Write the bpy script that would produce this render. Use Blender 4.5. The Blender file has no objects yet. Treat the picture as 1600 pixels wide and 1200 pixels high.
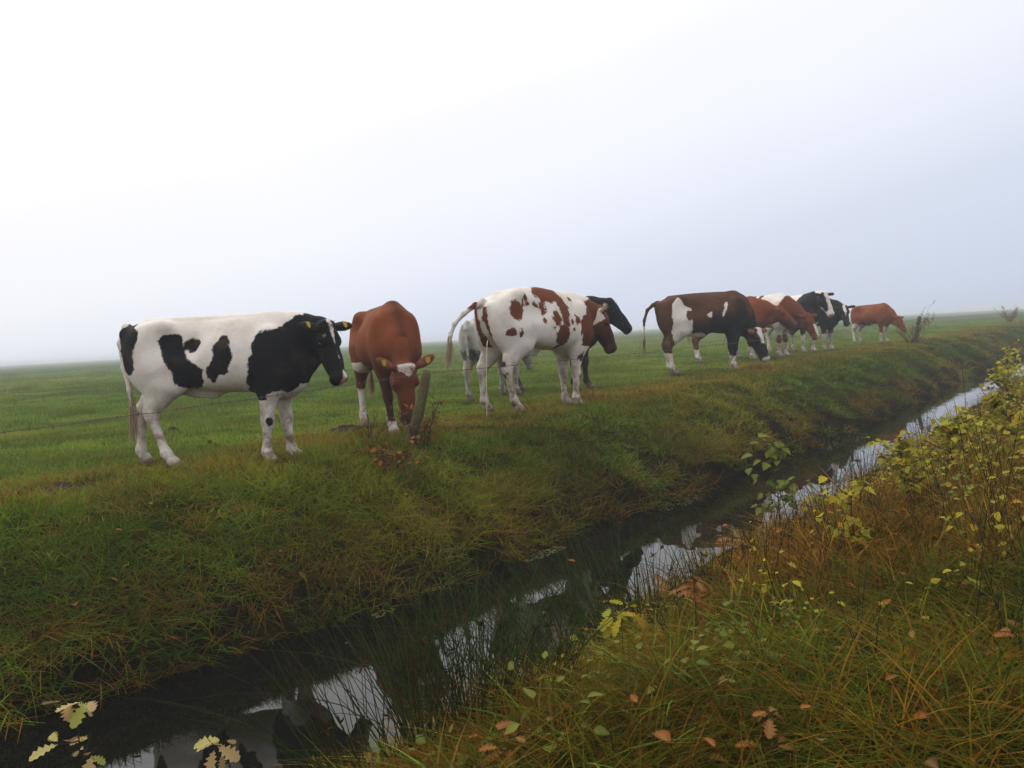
import bpy, math, random
import numpy as np
from mathutils import Vector, Matrix

SC = bpy.context.scene
DEBUG = False
COL = SC.collection
R = math.radians
rng = np.random.default_rng(7)
random.seed(7)

# ------------------------------------------------------------------ camera
F_PX, W_PX, H_PX = 1300.0, 1600.0, 1200.0
CAM_Z = 1.72
cam_data = bpy.data.cameras.new("camera")
cam = bpy.data.objects.new("camera", cam_data)
COL.objects.link(cam)
cam_data.sensor_width = 36.0
cam_data.lens = 36.0 * F_PX / W_PX
cam_data.clip_start = 0.05
cam_data.clip_end = 5000
cam.matrix_world = (Matrix.Translation((0, 0, CAM_Z)) @ Matrix.Rotation(R(90 - 3.3), 4, 'X')
                    @ Matrix.Rotation(R(-3.22), 4, 'Z'))
SC.camera = cam
CM = cam.matrix_world.copy()

def ray(px, py):
    d = CM.to_3x3() @ Vector(((px - 800) / F_PX, -(py - 600) / F_PX, -1))
    return d / d.y                      # one metre of depth

def project(p):
    q = CM.inverted() @ Vector(p)
    return 800 + F_PX * q.x / -q.z, 600 - F_PX * q.y / -q.z

# ------------------------------------------------------------------ helpers
def tag(o, label=None, cat=None, group=None, kind=None):
    if label: o['label'] = label
    if cat: o['category'] = cat
    if group: o['group'] = group
    if kind: o['kind'] = kind
    return o

def empty(name, loc=(0, 0, 0), rz=0.0, scale=1.0):
    o = bpy.data.objects.new(name, None)
    o.empty_display_size = 0.2
    o.location = loc; o.rotation_euler = (0, 0, rz); o.scale = (scale,) * 3
    COL.objects.link(o)
    return o

def mesh_np(name, verts, faces, smooth=True):
    """verts (n,3), faces: list of index arrays, each (m,k)."""
    me = bpy.data.meshes.new(name)
    verts = np.asarray(verts, dtype=np.float32)
    if not isinstance(faces, (list, tuple)):
        faces = [faces]
    faces = [np.asarray(f, dtype=np.int32) for f in faces if len(f)]
    nl = sum(f.size for f in faces); nf = sum(len(f) for f in faces)
    me.vertices.add(len(verts)); me.vertices.foreach_set('co', verts.ravel())
    me.loops.add(nl); me.polygons.add(nf)
    me.loops.foreach_set('vertex_index', np.concatenate([f.ravel() for f in faces]))
    tot = np.concatenate([np.full(len(f), f.shape[1], np.int32) for f in faces])
    start = np.concatenate([[0], np.cumsum(tot)[:-1]]).astype(np.int32)
    me.polygons.foreach_set('loop_start', start)
    me.polygons.foreach_set('use_smooth', np.full(nf, smooth))
    me.update(calc_edges=True)
    return me

def attr(me, name, vals, typ='FLOAT'):
    a = me.attributes.new(name, typ, 'POINT')
    vals = np.asarray(vals, dtype=np.float32)
    key = 'vector' if typ == 'FLOAT_VECTOR' else 'value'
    if typ == 'INT':
        vals = vals.astype(np.int32)
    a.data.foreach_set(key, vals.ravel())

def obj(name, me, mat=None, parent=None):
    o = bpy.data.objects.new(name, me)
    if mat is not None and len(me.materials) == 0:
        me.materials.append(mat)
    COL.objects.link(o)
    if parent: o.parent = parent
    return o

class Mesh:
    """collects vertices and faces with per-vertex floats"""
    def __init__(s):
        s.v = []; s.q = []; s.t = []; s.n = 0; s.a = {}
    def add(s, v, quads=None, tris=None, **at):
        v = np.asarray(v, float).reshape(-1, 3)
        s.v.append(v)
        if quads is not None and len(quads): s.q.append(np.asarray(quads) + s.n)
        if tris is not None and len(tris): s.t.append(np.asarray(tris) + s.n)
        for k, val in at.items():
            s.a.setdefault(k, []).append(np.broadcast_to(np.asarray(val, float), (len(v),)))
        s.n += len(v)
    def build(s, name, smooth=True):
        f = []
        if s.q: f.append(np.concatenate(s.q))
        if s.t: f.append(np.concatenate(s.t))
        me = mesh_np(name, np.concatenate(s.v), f, smooth)
        for k, l in s.a.items():
            attr(me, k, np.concatenate(l))
        return me
    def tube(s, pts, rad, sides=6, cap=True, **at):
        pts = np.asarray(pts, float); n = len(pts)
        rad = np.broadcast_to(np.asarray(rad, float), (n,))
        tan = np.gradient(pts, axis=0); tan /= np.linalg.norm(tan, axis=1)[:, None] + 1e-9
        ref = np.array([0, 0, 1.0]) if abs(tan[:, 2]).mean() < .8 else np.array([1.0, 0, 0])
        a = np.cross(tan, ref); a /= np.linalg.norm(a, axis=1)[:, None] + 1e-9
        b = np.cross(a, tan)
        th = np.arange(sides) * 2 * np.pi / sides
        v = pts[:, None] + rad[:, None, None] * (np.cos(th)[None, :, None] * a[:, None] + np.sin(th)[None, :, None] * b[:, None])
        v = v.reshape(-1, 3)
        i = np.arange(n - 1)[:, None] * sides; j = np.arange(sides)[None]
        k = (j + 1) % sides
        q = np.stack([i + j, i + k, i + sides + k, i + sides + j], -1).reshape(-1, 4)
        tr = []
        if cap:
            v = np.vstack([v, pts[0], pts[-1]])
            m = n * sides
            for jj in range(sides):
                kk = (jj + 1) % sides
                tr.append((m, kk, jj)); tr.append((m + 1, (n - 1) * sides + jj, (n - 1) * sides + kk))
        s.add(v, q[:, ::-1], [t[::-1] for t in tr], **at)

# smooth value noise for terrain and scatter masks
_perm = np.random.default_rng(3).random((256, 256))
def vnoise(x, y):
    x = np.asarray(x, float); y = np.asarray(y, float)
    xi = np.floor(x).astype(int); yi = np.floor(y).astype(int)
    fx = x - xi; fy = y - yi
    fx = fx * fx * (3 - 2 * fx); fy = fy * fy * (3 - 2 * fy)
    g = lambda a, b: _perm[a % 256, b % 256]
    return ((g(xi, yi) * (1 - fx) + g(xi + 1, yi) * fx) * (1 - fy) + (g(xi, yi + 1) * (1 - fx) + g(xi + 1, yi + 1) * fx) * fy) * 2 - 1
def fbm(x, y, o=3):
    s = 0; a = 1.0; t = 0
    for k in range(o):
        s = s + a * vnoise(x * 2 ** k + 17.3 * k, y * 2 ** k + 5.1 * k); t += a; a *= .5
    return s / t
def sstep(a, b, x):
    t = np.clip((x - a) / (b - a), 0, 1); return t * t * (3 - 2 * t)

# ------------------------------------------------------------------ node helper
class Nodes:
    def __init__(s, name):
        s.m = bpy.data.materials.new(name); s.m.use_nodes = True
        s.t = s.m.node_tree; s.t.nodes.clear()
        s.out = s.t.nodes.new('ShaderNodeOutputMaterial')
    def n(s, typ, ins=None, **props):
        nd = s.t.nodes.new(typ)
        for k, v in props.items(): setattr(nd, k, v)
        for k, v in (ins or {}).items(): s.put(nd.inputs[k], v)
        return nd
    def put(s, sock, v):
        if isinstance(v, bpy.types.NodeSocket): s.t.links.new(v, sock)
        elif isinstance(v, bpy.types.Node): s.t.links.new(v.outputs[0], sock)
        else:
            if isinstance(v, (tuple, list)) and len(v) == 3 and sock.type == 'RGBA': v = (*v, 1)
            sock.default_value = v
    def math(s, op, a, b=0.0, c=0.0, clamp=False):
        nd = s.t.nodes.new('ShaderNodeMath'); nd.operation = op; nd.use_clamp = clamp
        s.put(nd.inputs[0], a); s.put(nd.inputs[1], b); s.put(nd.inputs[2], c)
        return nd.outputs[0]
    def mix(s, fac, a, b, blend='MIX'):
        nd = s.t.nodes.new('ShaderNodeMix'); nd.data_type = 'RGBA'; nd.blend_type = blend
        s.put(nd.inputs[0], fac); s.put(nd.inputs[6], a); s.put(nd.inputs[7], b)
        return nd.outputs[2]
    def ramp(s, fac, lo, hi):
        nd = s.t.nodes.new('ShaderNodeMapRange'); nd.interpolation_type = 'SMOOTHSTEP'
        s.put(nd.inputs[0], fac); s.put(nd.inputs[1], lo); s.put(nd.inputs[2], hi)
        return nd.outputs[0]
    def noise(s, vec, scale, detail=3, rough=.5):
        nd = s.t.nodes.new('ShaderNodeTexNoise')
        if vec is not None: s.put(nd.inputs['Vector'], vec)
        nd.inputs['Scale'].default_value = scale; nd.inputs['Detail'].default_value = detail
        nd.inputs['Roughness'].default_value = rough
        return nd.outputs[0]
    def attr(s, name, inst=False):
        nd = s.t.nodes.new('ShaderNodeAttribute'); nd.attribute_name = name
        nd.attribute_type = 'INSTANCER' if inst else 'GEOMETRY'
        return nd.outputs['Fac']
    def bsdf(s, color, rough=.8, bump=None, bstr=.3, bdist=.01, spec=.3, **kw):
        p = s.t.nodes.new('ShaderNodeBsdfPrincipled')
        s.put(p.inputs['Base Color'], color); s.put(p.inputs['Roughness'], rough)
        s.put(p.inputs['Specular IOR Level'], spec)
        for k, v in kw.items(): s.put(p.inputs[k], v)
        if bump is not None:
            b = s.t.nodes.new('ShaderNodeBump'); s.put(b.inputs['Height'], bump)
            b.inputs['Strength'].default_value = bstr; b.inputs['Distance'].default_value = bdist
            s.t.links.new(b.outputs[0], p.inputs['Normal'])
        return p.outputs[0]
    def done(s, sh):
        s.t.links.new(sh, s.out.inputs['Surface']); return s.m
    def objco(s):
        return s.n('ShaderNodeTexCoord').outputs['Object']

# ------------------------------------------------------------------ terrain
ANG = R(38.5)
DX, DY = math.sin(ANG), math.cos(ANG)          # along the ditch
NX, NY = -math.cos(ANG), math.sin(ANG)         # to the left of it
def uv_of(x, y): return x * DX + y * DY, x * NX + y * NY
def xy_of(u, n): return u * DX + n * NX, u * DY + n * NY

def far_edge(u):
    b = np.interp(u, [-40, -4, 0, 1.6, 3.2, 8, 12.5, 24, 45, 200], [4.6, 4.6, 4.5, 4.4, 4.08, 3.95, 3.78, 4.15, 4.3, 4.3])
    return b + .10 * vnoise(u * 1.1, 3.7) + .05 * vnoise(u * 3.1, 9.2)
def near_edge(u):
    b = np.interp(u, [-40, 0, 4, 8, 14, 30, 200], [2.15, 2.28, 2.52, 2.50, 2.68, 3.0, 3.1])
    return b + .12 * vnoise(u * .9, 31.7) + .06 * vnoise(u * 2.7, 12.2)

def ground_z(x, y):
    x = np.asarray(x, float); y = np.asarray(y, float)
    u, n = uv_of(x, y)
    ne, nf = near_edge(u), far_edge(u)
    rise = .07 * sstep(7, 16, u)
    z = np.full(np.broadcast(u, n).shape, .80)
    a = n - nf                                   # metres beyond the far waterline
    zf = np.interp(a, [-.5, -.12, 0, .10, .30, .65, 1.0, 1.4, 2.4, 4], [-.35, -.25, .0, .22, .40, .60, .745, .81, .80, .79])
    b = ne - n                                   # metres from the near waterline, towards the camera
    zn = np.interp(b, [-.5, -.2, 0, .12, .5, 1.3, 2.3, 3.4, 6], [-.35, -.2, 0, .10, .24, .46, .64, .74, .80])
    z = np.where(a > -.35, zf + rise * sstep(.2, 2, a), np.where(b > -.35, zn, -.35))
    hum = sstep(.05, .7, a) + sstep(.05, .6, b)
    z = z + hum * (.035 * fbm(x * 1.3, y * 1.3, 3) + .012 * vnoise(x * 5, y * 5))
    z = z + sstep(3, 12, a) * .06 * fbm(x * .12 + 4, y * .12, 2)
    return z

def ground_hit(px, py, dz=0.0):
    d = ray(px, py)
    t = .8
    while t < 120:
        p = Vector((0, 0, CAM_Z)) + d * t
        g = max(float(ground_z(p.x, p.y)), 0) + dz
        if p.z <= g: break
        t += .01 + t * .002
    return Vector((p.x, p.y, g))

def on_ground(px, D):
    d = ray(px, 560)
    x, y = d.x * D, D
    return Vector((x, y, float(ground_z(x, y))))

def make_terrain():
    us = np.concatenate([-np.geomspace(1, 900, 28)[::-1] - 3, np.arange(-3, 30, .10), 30 + np.geomspace(.15, 1050, 80)])
    ns = np.concatenate([-np.geomspace(.3, 900, 44)[::-1] - 2, np.arange(-2, 1.9, .12), np.arange(1.9, 6.2, .05),
                         np.arange(6.2, 14, .15), 14 + np.geomspace(.2, 1100, 72)])
    U, N_ = np.meshgrid(us, ns, indexing='ij')
    X, Y = xy_of(U, N_)
    Z = ground_z(X, Y)
    nu, nn = U.shape
    i = (np.arange(nu - 1)[:, None] * nn + np.arange(nn - 1)[None])
    q = np.stack([i, i + nn, i + nn + 1, i + 1], -1).reshape(-1, 4)
    me = mesh_np('ground', np.stack([X, Y, Z], -1).reshape(-1, 3), [q])
    A = (N_ - far_edge(U)).ravel(); B = (near_edge(U) - N_).ravel()
    attr(me, 'far_bank', A); attr(me, 'near_bank', B)
    m = Nodes('ground_turf')
    co = m.n('ShaderNodeNewGeometry').outputs['Position']
    n1 = m.noise(co, .45, 4); n2 = m.noise(co, 3.2, 5, .65); n3 = m.noise(co, 38, 4, .7)
    field = m.mix(m.ramp(n1, .38, .62), (.036, .078, .005), (.065, .105, .008))
    field = m.mix(m.ramp(n2, .46, .72), field, (.095, .095, .012))
    soil = m.mix(m.ramp(n2, .35, .65), (.010, .008, .005), (.030, .022, .010))
    bankc = m.mix(m.ramp(n2, .38, .66), (.022, .032, .004), (.055, .040, .007))
    a = m.attr('far_bank')
    c = m.mix(m.ramp(a, .25, .6), soil, bankc)
    c = m.mix(m.ramp(m.math('ADD', a, m.math('MULTIPLY', n2, 1.4)), 1.9, 3.0), c, field)
    c = m.mix(m.math('MULTIPLY', m.attr('trodden'), .8), c, (.030, .021, .010))
    c = m.mix(m.ramp(n3, .2, .85), m.mix(.55, c, (.008, .009, .003)), c)
    m.done(m.bsdf(c, .95, bump=n3, bstr=.8, bdist=.04, spec=.0))
    o = obj('ground', me, m.m)
    tag(o, 'green meadow and grassy ditch banks', 'ground', kind='structure')
    # water
    wu = np.concatenate([np.arange(-30, 40, .5), 40 + np.geomspace(1, 1040, 36)])
    V = []; 
    for u in wu:
        for n in (1.9, 5.0):
            V.append((*xy_of(u, n), 0.0))
    k = np.arange(len(wu) - 1) * 2
    wm = mesh_np('ditch_water', V, [np.stack([k, k + 2, k + 3, k + 1], -1)])
    m = Nodes('dark_ditch_water')
    co = m.n('ShaderNodeNewGeometry').outputs['Position']
    w1 = m.noise(co, 2.2, 2, .4); w2 = m.noise(co, 14, 2, .5)
    h = m.math('ADD', w1, m.math('MULTIPLY', w2, .06))
    sh = m.bsdf((.004, .004, .003), .012, bump=h, bstr=.05, bdist=.03, spec=.5, IOR=1.48)
    m.done(sh)
    tag(obj('ditch_water', wm, m.m), 'still dark water in the ditch', 'water', kind='structure')
make_terrain()

# ------------------------------------------------------------------ cows: one implicit surface each
class Field:
    def __init__(s, lo, hi, h):
        s.lo = np.array(lo, float); s.h = h
        s.shape = tuple(int(math.ceil((hi[i] - lo[i]) / h)) + 1 for i in range(3))
        s.d = np.full(s.shape, 9.0, np.float32)
        s.ax = [(s.lo[i] + h * np.arange(s.shape[i])).astype(np.float32) for i in range(3)]
    def add(s, fn, lo, hi, k, sub=False):
        m = k + 3 * s.h
        sl = []
        for i in range(3):
            a = max(0, int((lo[i] - m - s.lo[i]) / s.h)); b = min(s.shape[i], int((hi[i] + m - s.lo[i]) / s.h) + 2)
            if b <= a: return
            sl.append(slice(a, b))
        X = s.ax[0][sl[0]][:, None, None]; Y = s.ax[1][sl[1]][None, :, None]; Z = s.ax[2][sl[2]][None, None, :]
        n = fn(X, Y, Z).astype(np.float32)
        o = s.d[tuple(sl)]
        if sub:
            n = -n
            hh = np.maximum(k - np.abs(o - n), 0) / k
            s.d[tuple(sl)] = np.maximum(o, n) + hh * hh * k * .25
        else:
            hh = np.maximum(k - np.abs(o - n), 0) / k
            s.d[tuple(sl)] = np.minimum(o, n) - hh * hh * k * .25
    def surface(s):
        d = s.d; S = (d < 0)
        nx, ny, nz = d.shape
        cs = sum(S[i:nx - 1 + i, j:ny - 1 + j, k:nz - 1 + k].astype(np.int8) for i in (0, 1) for j in (0, 1) for k in (0, 1))
        act = (cs > 0) & (cs < 8)
        I, J, K = np.nonzero(act)
        idx = np.full(act.shape, -1, np.int64); idx[I, J, K] = np.arange(len(I))
        acc = np.zeros((len(I), 3)); cnt = np.zeros(len(I))
        cor = [(i, j, k) for i in (0, 1) for j in (0, 1) for k in (0, 1)]
        for a in cor:
            for ax in range(3):
                if a[ax]: continue
                b = list(a); b[ax] = 1
                da = d[I + a[0], J + a[1], K + a[2]]; db = d[I + b[0], J + b[1], K + b[2]]
                c = (da < 0) != (db < 0)
                t = da / np.where(c, da - db, 1)
                p = np.tile(np.array(a, float), (len(I), 1)); p[:, ax] += t
                acc[c] += p[c]; cnt[c] += 1
        v = (acc / cnt[:, None] + np.stack([I, J, K], 1)) * s.h + s.lo
        quads = []
        for ax in range(3):
            sl0 = [slice(None)] * 3; sl1 = [slice(None)] * 3
            sl0[ax] = slice(0, -1); sl1[ax] = slice(1, None)
            A = S[tuple(sl0)]; B = S[tuple(sl1)]
            e = np.argwhere(A != B)
            b, c = [(1, 2), (2, 0), (0, 1)][ax]
            ok = (e[:, b] > 0) & (e[:, c] > 0) & (e[:, b] < d.shape[b] - 1) & (e[:, c] < d.shape[c] - 1)
            e = e[ok]
            q = []
            for db_, dc_ in ((-1, -1), (0, -1), (0, 0), (-1, 0)):
                f = e.copy(); f[:, b] += db_; f[:, c] += dc_
                q.append(idx[f[:, 0], f[:, 1], f[:, 2]])
            q = np.stack(q, 1)
            flip = ~A[e[:, 0], e[:, 1], e[:, 2]]
            q[flip] = q[flip][:, ::-1]
            quads.append(q)
        return v, np.concatenate(quads)

def f_ell(c, r, M=None):
    c = np.array(c, float); r = np.array(r, float)
    def fn(X, Y, Z):
        x, y, z = X - c[0], Y - c[1], Z - c[2]
        if M is not None:
            x, y, z = (M[0][0] * x + M[1][0] * y + M[2][0] * z, M[0][1] * x + M[1][1] * y + M[2][1] * z, M[0][2] * x + M[1][2] * y + M[2][2] * z)
        k0 = np.sqrt((x / r[0]) ** 2 + (y / r[1]) ** 2 + (z / r[2]) ** 2)
        k1 = np.sqrt((x / r[0] ** 2) ** 2 + (y / r[1] ** 2) ** 2 + (z / r[2] ** 2) ** 2) + 1e-6
        return k0 * (k0 - 1) / k1
    R_ = r if M is None else np.full(3, r.max())
    return fn, c - R_, c + R_
def f_cone(a, b, ra, rb, sy=1.0):
    a = np.array(a, float); b = np.array(b, float)
    ba = b - a
    def fn(X, Y, Z):
        x, y, z = X - a[0], (Y - a[1]) / sy, Z - a[2]
        w = np.array([ba[0], ba[1] / sy, ba[2]]); L = w @ w
        h = np.clip((x * w[0] + y * w[1] + z * w[2]) / L, 0, 1)
        d = np.sqrt((x - h * w[0]) ** 2 + (y - h * w[1]) ** 2 + (z - h * w[2]) ** 2) - (ra + (rb - ra) * h)
        return d * min(1, .5 + .5 * sy)
    m = max(ra, rb) * max(1, sy)
    return fn, np.minimum(a, b) - m, np.maximum(a, b) + m

STX = np.array([-.84, -.80, -.74, -.64, -.48, -.30, -.11, .10, .28, .45, .58, .70, .78, .83])
STT = np.array([1.16, 1.235, 1.285, 1.31, 1.318, 1.318, 1.322, 1.33, 1.342, 1.335, 1.30, 1.22, 1.12, 1.00])
STB = np.array([1.08, .99, .90, .83, .775, .725, .67, .655, .65, .63, .62, .65, .73, .87])
STW = np.array([.04, .10, .16, .20, .215, .225, .255, .285, .275, .235, .205, .175, .13, .05])
def f_torso(arch=0.0, fat=1.0):
    xs = np.linspace(-.84, .83, 180)
    def sm(v):
        t = np.interp(xs, STX, v); k = np.hanning(15); k /= k.sum()
        return np.convolve(np.pad(t, 7, 'edge'), k, 'valid')
    top, bot, wid = sm(STT), sm(STB), sm(STW) * fat
    bump = arch * np.exp(-((xs + .12) / .42) ** 2) - arch * .7 * np.exp(-((xs + .85) / .2) ** 2)
    top = top + bump; bot = bot + bump * .6
    def fn(X, Y, Z):
        zt = np.interp(X, xs, top); zb = np.interp(X, xs, bot); hw = np.interp(X, xs, wid)
        zc = (zt + zb) / 2; hz = (zt - zb) / 2
        t = (Z - zc) / hz
        w = hw * (1 - .13 * np.clip(t, -1, 1) - .10 * np.clip(t, 0, 1) ** 2)
        e = 2.25
        rho = (np.abs(Y / w) ** e + np.abs(t) ** e) ** (1 / e)
        d = (rho - 1) * np.minimum(w, hz) * .85
        out = np.maximum(np.maximum(X - .83, -.84 - X), 0)
        return np.where(out > 0, np.maximum(d, .01) + out, d)
    return fn, np.array([-.84, -.36, .5]), np.array([.83, .36, 1.5])

def unit(v):
    v = np.array(v, float); return v / np.linalg.norm(v)

def poly_sd(poly, X, Z):
    """signed distance, positive inside"""
    P = np.array(poly, float)
    for _ in range(2):
        Q = np.roll(P, -1, 0); P = np.stack([.75 * P + .25 * Q, .25 * P + .75 * Q], 1).reshape(-1, 2)
    n = len(P)
    best = np.full(X.shape, 9.0); inside = np.zeros(X.shape, bool)
    for i in range(n):
        a, b = P[i], P[(i + 1) % n]
        e = b - a; wx, wz = X - a[0], Z - a[1]
        t = np.clip((wx * e[0] + wz * e[1]) / (e @ e), 0, 1)
        best = np.minimum(best, np.hypot(wx - t * e[0], wz - t * e[1]))
        c = (P[i][1] > Z) != (P[(i + 1) % n][1] > Z)
        with np.errstate(divide='ignore', invalid='ignore'):
            xi = a[0] + (Z - a[1]) / (e[1] if abs(e[1]) > 1e-9 else 1e-9) * e[0]
        inside ^= c & (X < xi)
    return np.where(inside, best, -best)

def coat_material(name, dark, dark2, white=(.68, .615, .56), skin=(.42, .20, .15), speck=0.0):
    m = Nodes(name)
    co = m.objco()
    patch = m.attr('patch'); second = m.attr('second'); hoof = m.attr('hoof'); sk = m.attr('skin'); dirt = m.attr('dirt')
    n1 = m.noise(co, 13, 3, .6); n2 = m.noise(co, 70, 2, .6)
    nn = m.math('ADD', m.math('MULTIPLY', m.math('SUBTRACT', n1, .5), .075 + speck), m.math('MULTIPLY', m.math('SUBTRACT', n2, .5), .02 + speck * .6))
    f = m.ramp(m.math('ADD', patch, nn), -.008, .008)
    v1 = m.noise(co, 4.5, 4, .6)
    st = m.n('ShaderNodeMapping', {'Vector': co, 'Scale': (14, 90, 60)})
    v2 = m.noise(st.outputs[0], 3, 3, .6)
    dk = m.mix(second, dark, dark2)
    dk = m.mix(m.ramp(v1, .3, .7), dk, m.mix(.30, dk, m.mix(.5, dk, (0, 0, 0)), 'MIX'))
    wh = m.mix(m.ramp(v1, .42, .75), white, m.mix(.3, white, (.40, .28, .19)))
    wh = m.mix(m.math('MULTIPLY', dirt, m.ramp(m.noise(co, 8, 4, .7), .36, .66)), wh, (.17, .115, .065))
    c = m.mix(f, wh, dk)
    c = m.mix(m.math('MULTIPLY', m.ramp(v2, .35, .8), .22), c, m.mix(.6, c, (0, 0, 0)))
    c = m.mix(sk, c, skin)
    c = m.mix(hoof, c, m.mix(m.noise(co, 30), (.10, .065, .045), (.24, .15, .10)))
    lo_ = m.noise(co, 6, 3, .55)
    c = m.mix(m.math('MULTIPLY', m.ramp(lo_, .50, .72), .30), c, m.mix(.5, c, (.16, .10, .05)))
    h = m.math('ADD', m.math('ADD', v2, m.math('MULTIPLY', n1, .8)), m.math('MULTIPLY', lo_, 2.2))
    return m.done(m.bsdf(c, .82, bump=h, bstr=.4, bdist=.014, spec=.14))

MAT = {}
def simple(name, col, rough=.6, spec=.4, nscale=20, vary=.35):
    m = Nodes(name); co = m.objco()
    n = m.noise(co, nscale, 4, .6)
    c = m.mix(n, tuple(x * (1 - vary) for x in col), tuple(min(1, x * (1 + vary)) for x in col))
    return m.done(m.bsdf(c, rough, bump=n, bstr=.25, bdist=.004, spec=spec))
MAT['eye'] = simple('wet_dark_eye', (.008, .005, .004), .08, .6)
MAT['tag'] = simple('yellow_tag_plastic', (.34, .22, .008), .6, .2, 30, .25)

def hair_mat(name, a, b):
    m = Nodes(name)
    c = m.mix(m.attr('tone'), a, b)
    return m.done(m.bsdf(c, .7, spec=.2))
MAT['hair_black'] = hair_mat('black_hair', (.008, .007, .007), (.03, .025, .022))
MAT['hair_red'] = hair_mat('red_brown_hair', (.10, .028, .010), (.22, .065, .022))
MAT['hair_cream'] = hair_mat('cream_tail_hair', (.22, .14, .07), (.60, .47, .32))
MAT['hair_dark_tail'] = hair_mat('brown_tail_hair', (.10, .06, .03), (.45, .33, .20))

def strands(pts_dirs, n_seg=3, r0=.004):
    ms = Mesh()
    for p, d, L, droop, tone in pts_dirs:
        t = np.linspace(0, 1, n_seg + 1)
        pts = np.array(p)[None] + np.outer(t * L, d) + np.outer(t ** 2 * droop * L, [0, 0, -1])
        ms.tube(pts, r0 * (1 - .85 * t), 3, False, tone=tone)
    return ms

def cow(label, px, D, heading, scale, coat, mat, poll=(1.0, 0, 1.2), hdir=(.5, 0, -.8), legs=None, tail=None,
        arch=0.0, fat=1.0, h=.013, ear=.12, ear_back=0.0, dz=0.0, tag_ears=(1, 1), hair=None, switch='hair_cream', switch_len=.34, xy=None, ground=None, pitch=0.0):
    legs = legs or {}
    poll = np.array(poll, float); f = unit(hdir)
    up = np.array([0, 0, 1.0]); up = unit(up - (up @ f) * f); lf = np.cross(up, f)
    HS = np.array([1.0, 1.26, 1.14]); HM = np.stack([f, lf, up], 1)      # columns: head axes
    def hp(a, b, c): return poll + HM @ np.array([a, b, c], float) * HS
    prims = []
    def P(t, k, pr, sub=False): prims.append((t, k, pr, sub))
    P('body', .02, f_torso(arch, fat))
    az = lambda x: arch * math.exp(-((x + .12) / .42) ** 2) - arch * .7 * math.exp(-((x + .85) / .2) ** 2)
    for s in (1, -1):
        P('body', .13, f_ell((-.44, s * .165, 1.245 + az(-.43)), (.07, .05, .05)))        # hook bones
        P('body', .12, f_ell((.06, s * .18, .92), (.32, .11, .18)))
        P('body', .12, f_ell((-.24, s * (.335 * fat), 1.10 + az(-.24) * .7), (.15, .105, .11)), True)
        P('body', .07, f_ell((-.79, s * .085, 1.20 + az(-.79)), (.05, .04, .06)))           # pin bones
    P('body', .10, f_cone((.67, 0, .76), (.61, 0, .69), .115, .09, .85))         # brisket
    P('body', .08, f_ell((-.40, 0, .70), (.14, .10, .06)))
    P('body', .12, f_cone((-.20, 0, .68), (-.05, 0, .655), .05, .035, .6))
    P('body', .05, f_cone((-.6, 0, 1.30 + az(-.6)), (.55, 0, 1.325), .028, .028))
    for key, s in (('hl', 1), ('hr', -1)):
        dx, dy = legs.get(key, (0, 0))
        def J(x, y, z):
            w = min(max((1.0 - z) / 1.0, 0), 1)
            return (x + dx * w, s * y + dy * w, z)
        P('hind', .10, f_ell((-.585 + dx * .05, s * .135, .98), (.215, .115, .29)))
        P('hind', .10, f_cone(J(-.43, .17, .88), J(-.385, .185, .76), .15, .105, .75))
        P('hind', .09, f_cone(J(-.56, .155, .86), J(-.60, .15, .64), .155, .085, .68))
        P('hind', .06, f_cone(J(-.47, .165, .74), J(-.655, .15, .52), .135, .062, .8))
        P('hind', .03, f_cone(J(-.69, .15, .62), J(-.72, .15, .515), .022, .026))
        P('hind', .04, f_ell(J(-.69, .15, .485), (.058, .050, .075)))
        P('hind', .04, f_cone(J(-.685, .15, .45), J(-.655, .15, .17), .046, .040, .85))
        P('hind', .03, f_ell(J(-.648, .15, .125), (.055, .052, .055)))
        P('hind', .02, f_cone(J(-.645, .15, .11), J(-.60, .15, .05), .040, .046))
        P('hoof', .015, f_cone(J(-.605, .15, .05), J(-.565, .15, .012), .050, .052, 1.05))
    for key, s in (('fl', 1), ('fr', -1)):
        dx, dy = legs.get(key, (0, 0))
        def J(x, y, z):
            w = min(max((.9 - z) / .9, 0), 1)
            return (x + dx * w, s * y + dy * w, z)
        P('front', .09, f_ell((.53, s * .178, .98), (.15, .085, .25)))
        P('front', .08, f_cone((.60, s * .15, .84), J(.50, .155, .70), .12, .095, .75))
        P('front', .06, f_cone(J(.50, .15, .72), J(.485, .145, .43), .094, .060, .85))
        P('front', .03, f_ell(J(.49, .145, .39), (.060, .054, .065)))
        P('front', .03, f_cone(J(.485, .145, .36), J(.48, .145, .16), .043, .038, .9))
        P('front', .03, f_ell(J(.482, .145, .115), (.052, .051, .05)))
        P('front', .02, f_cone(J(.485, .145, .10), J(.525, .145, .05), .038, .045))
        P('hoof', .015, f_cone(J(.52, .145, .05), J(.555, .145, .012), .050, .052, 1.05))
    # neck
    n0 = np.array([.56, 0, 1.06]); n3 = hp(-.035, 0, -.075)
    mid = (n0 + n3) / 2 + np.array([.0, 0, .03])
    P('neck', .12, f_cone(n0, mid, .235, .165, .70))
    P('neck', .09, f_cone(mid, n3, .165, .105, .78))
    top0 = np.array([.50, 0, 1.265]); P('neck', .10, f_cone(top0, (mid + np.array([0, 0, .10])), .06, .05))
    thr = hp(.13, 0, -.15); P('neck', .10, f_cone((.70, 0, .80), thr * .6 + np.array([.70, 0, .80]) * .4, .085, .06, .5))
    P('neck', .08, f_cone(thr * .6 + np.array([.70, 0, .80]) * .4, thr, .06, .055, .6))
    # head
    he = lambda c, r: f_ell(hp(*c), np.array(r) * HS, HM)
    hc = lambda a, b, ra, rb: f_cone(hp(*a), hp(*b), ra * 1.18, rb * 1.18)
    P('head', .05, he((.085, 0, -.055), (.135, .098, .115)))
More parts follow.
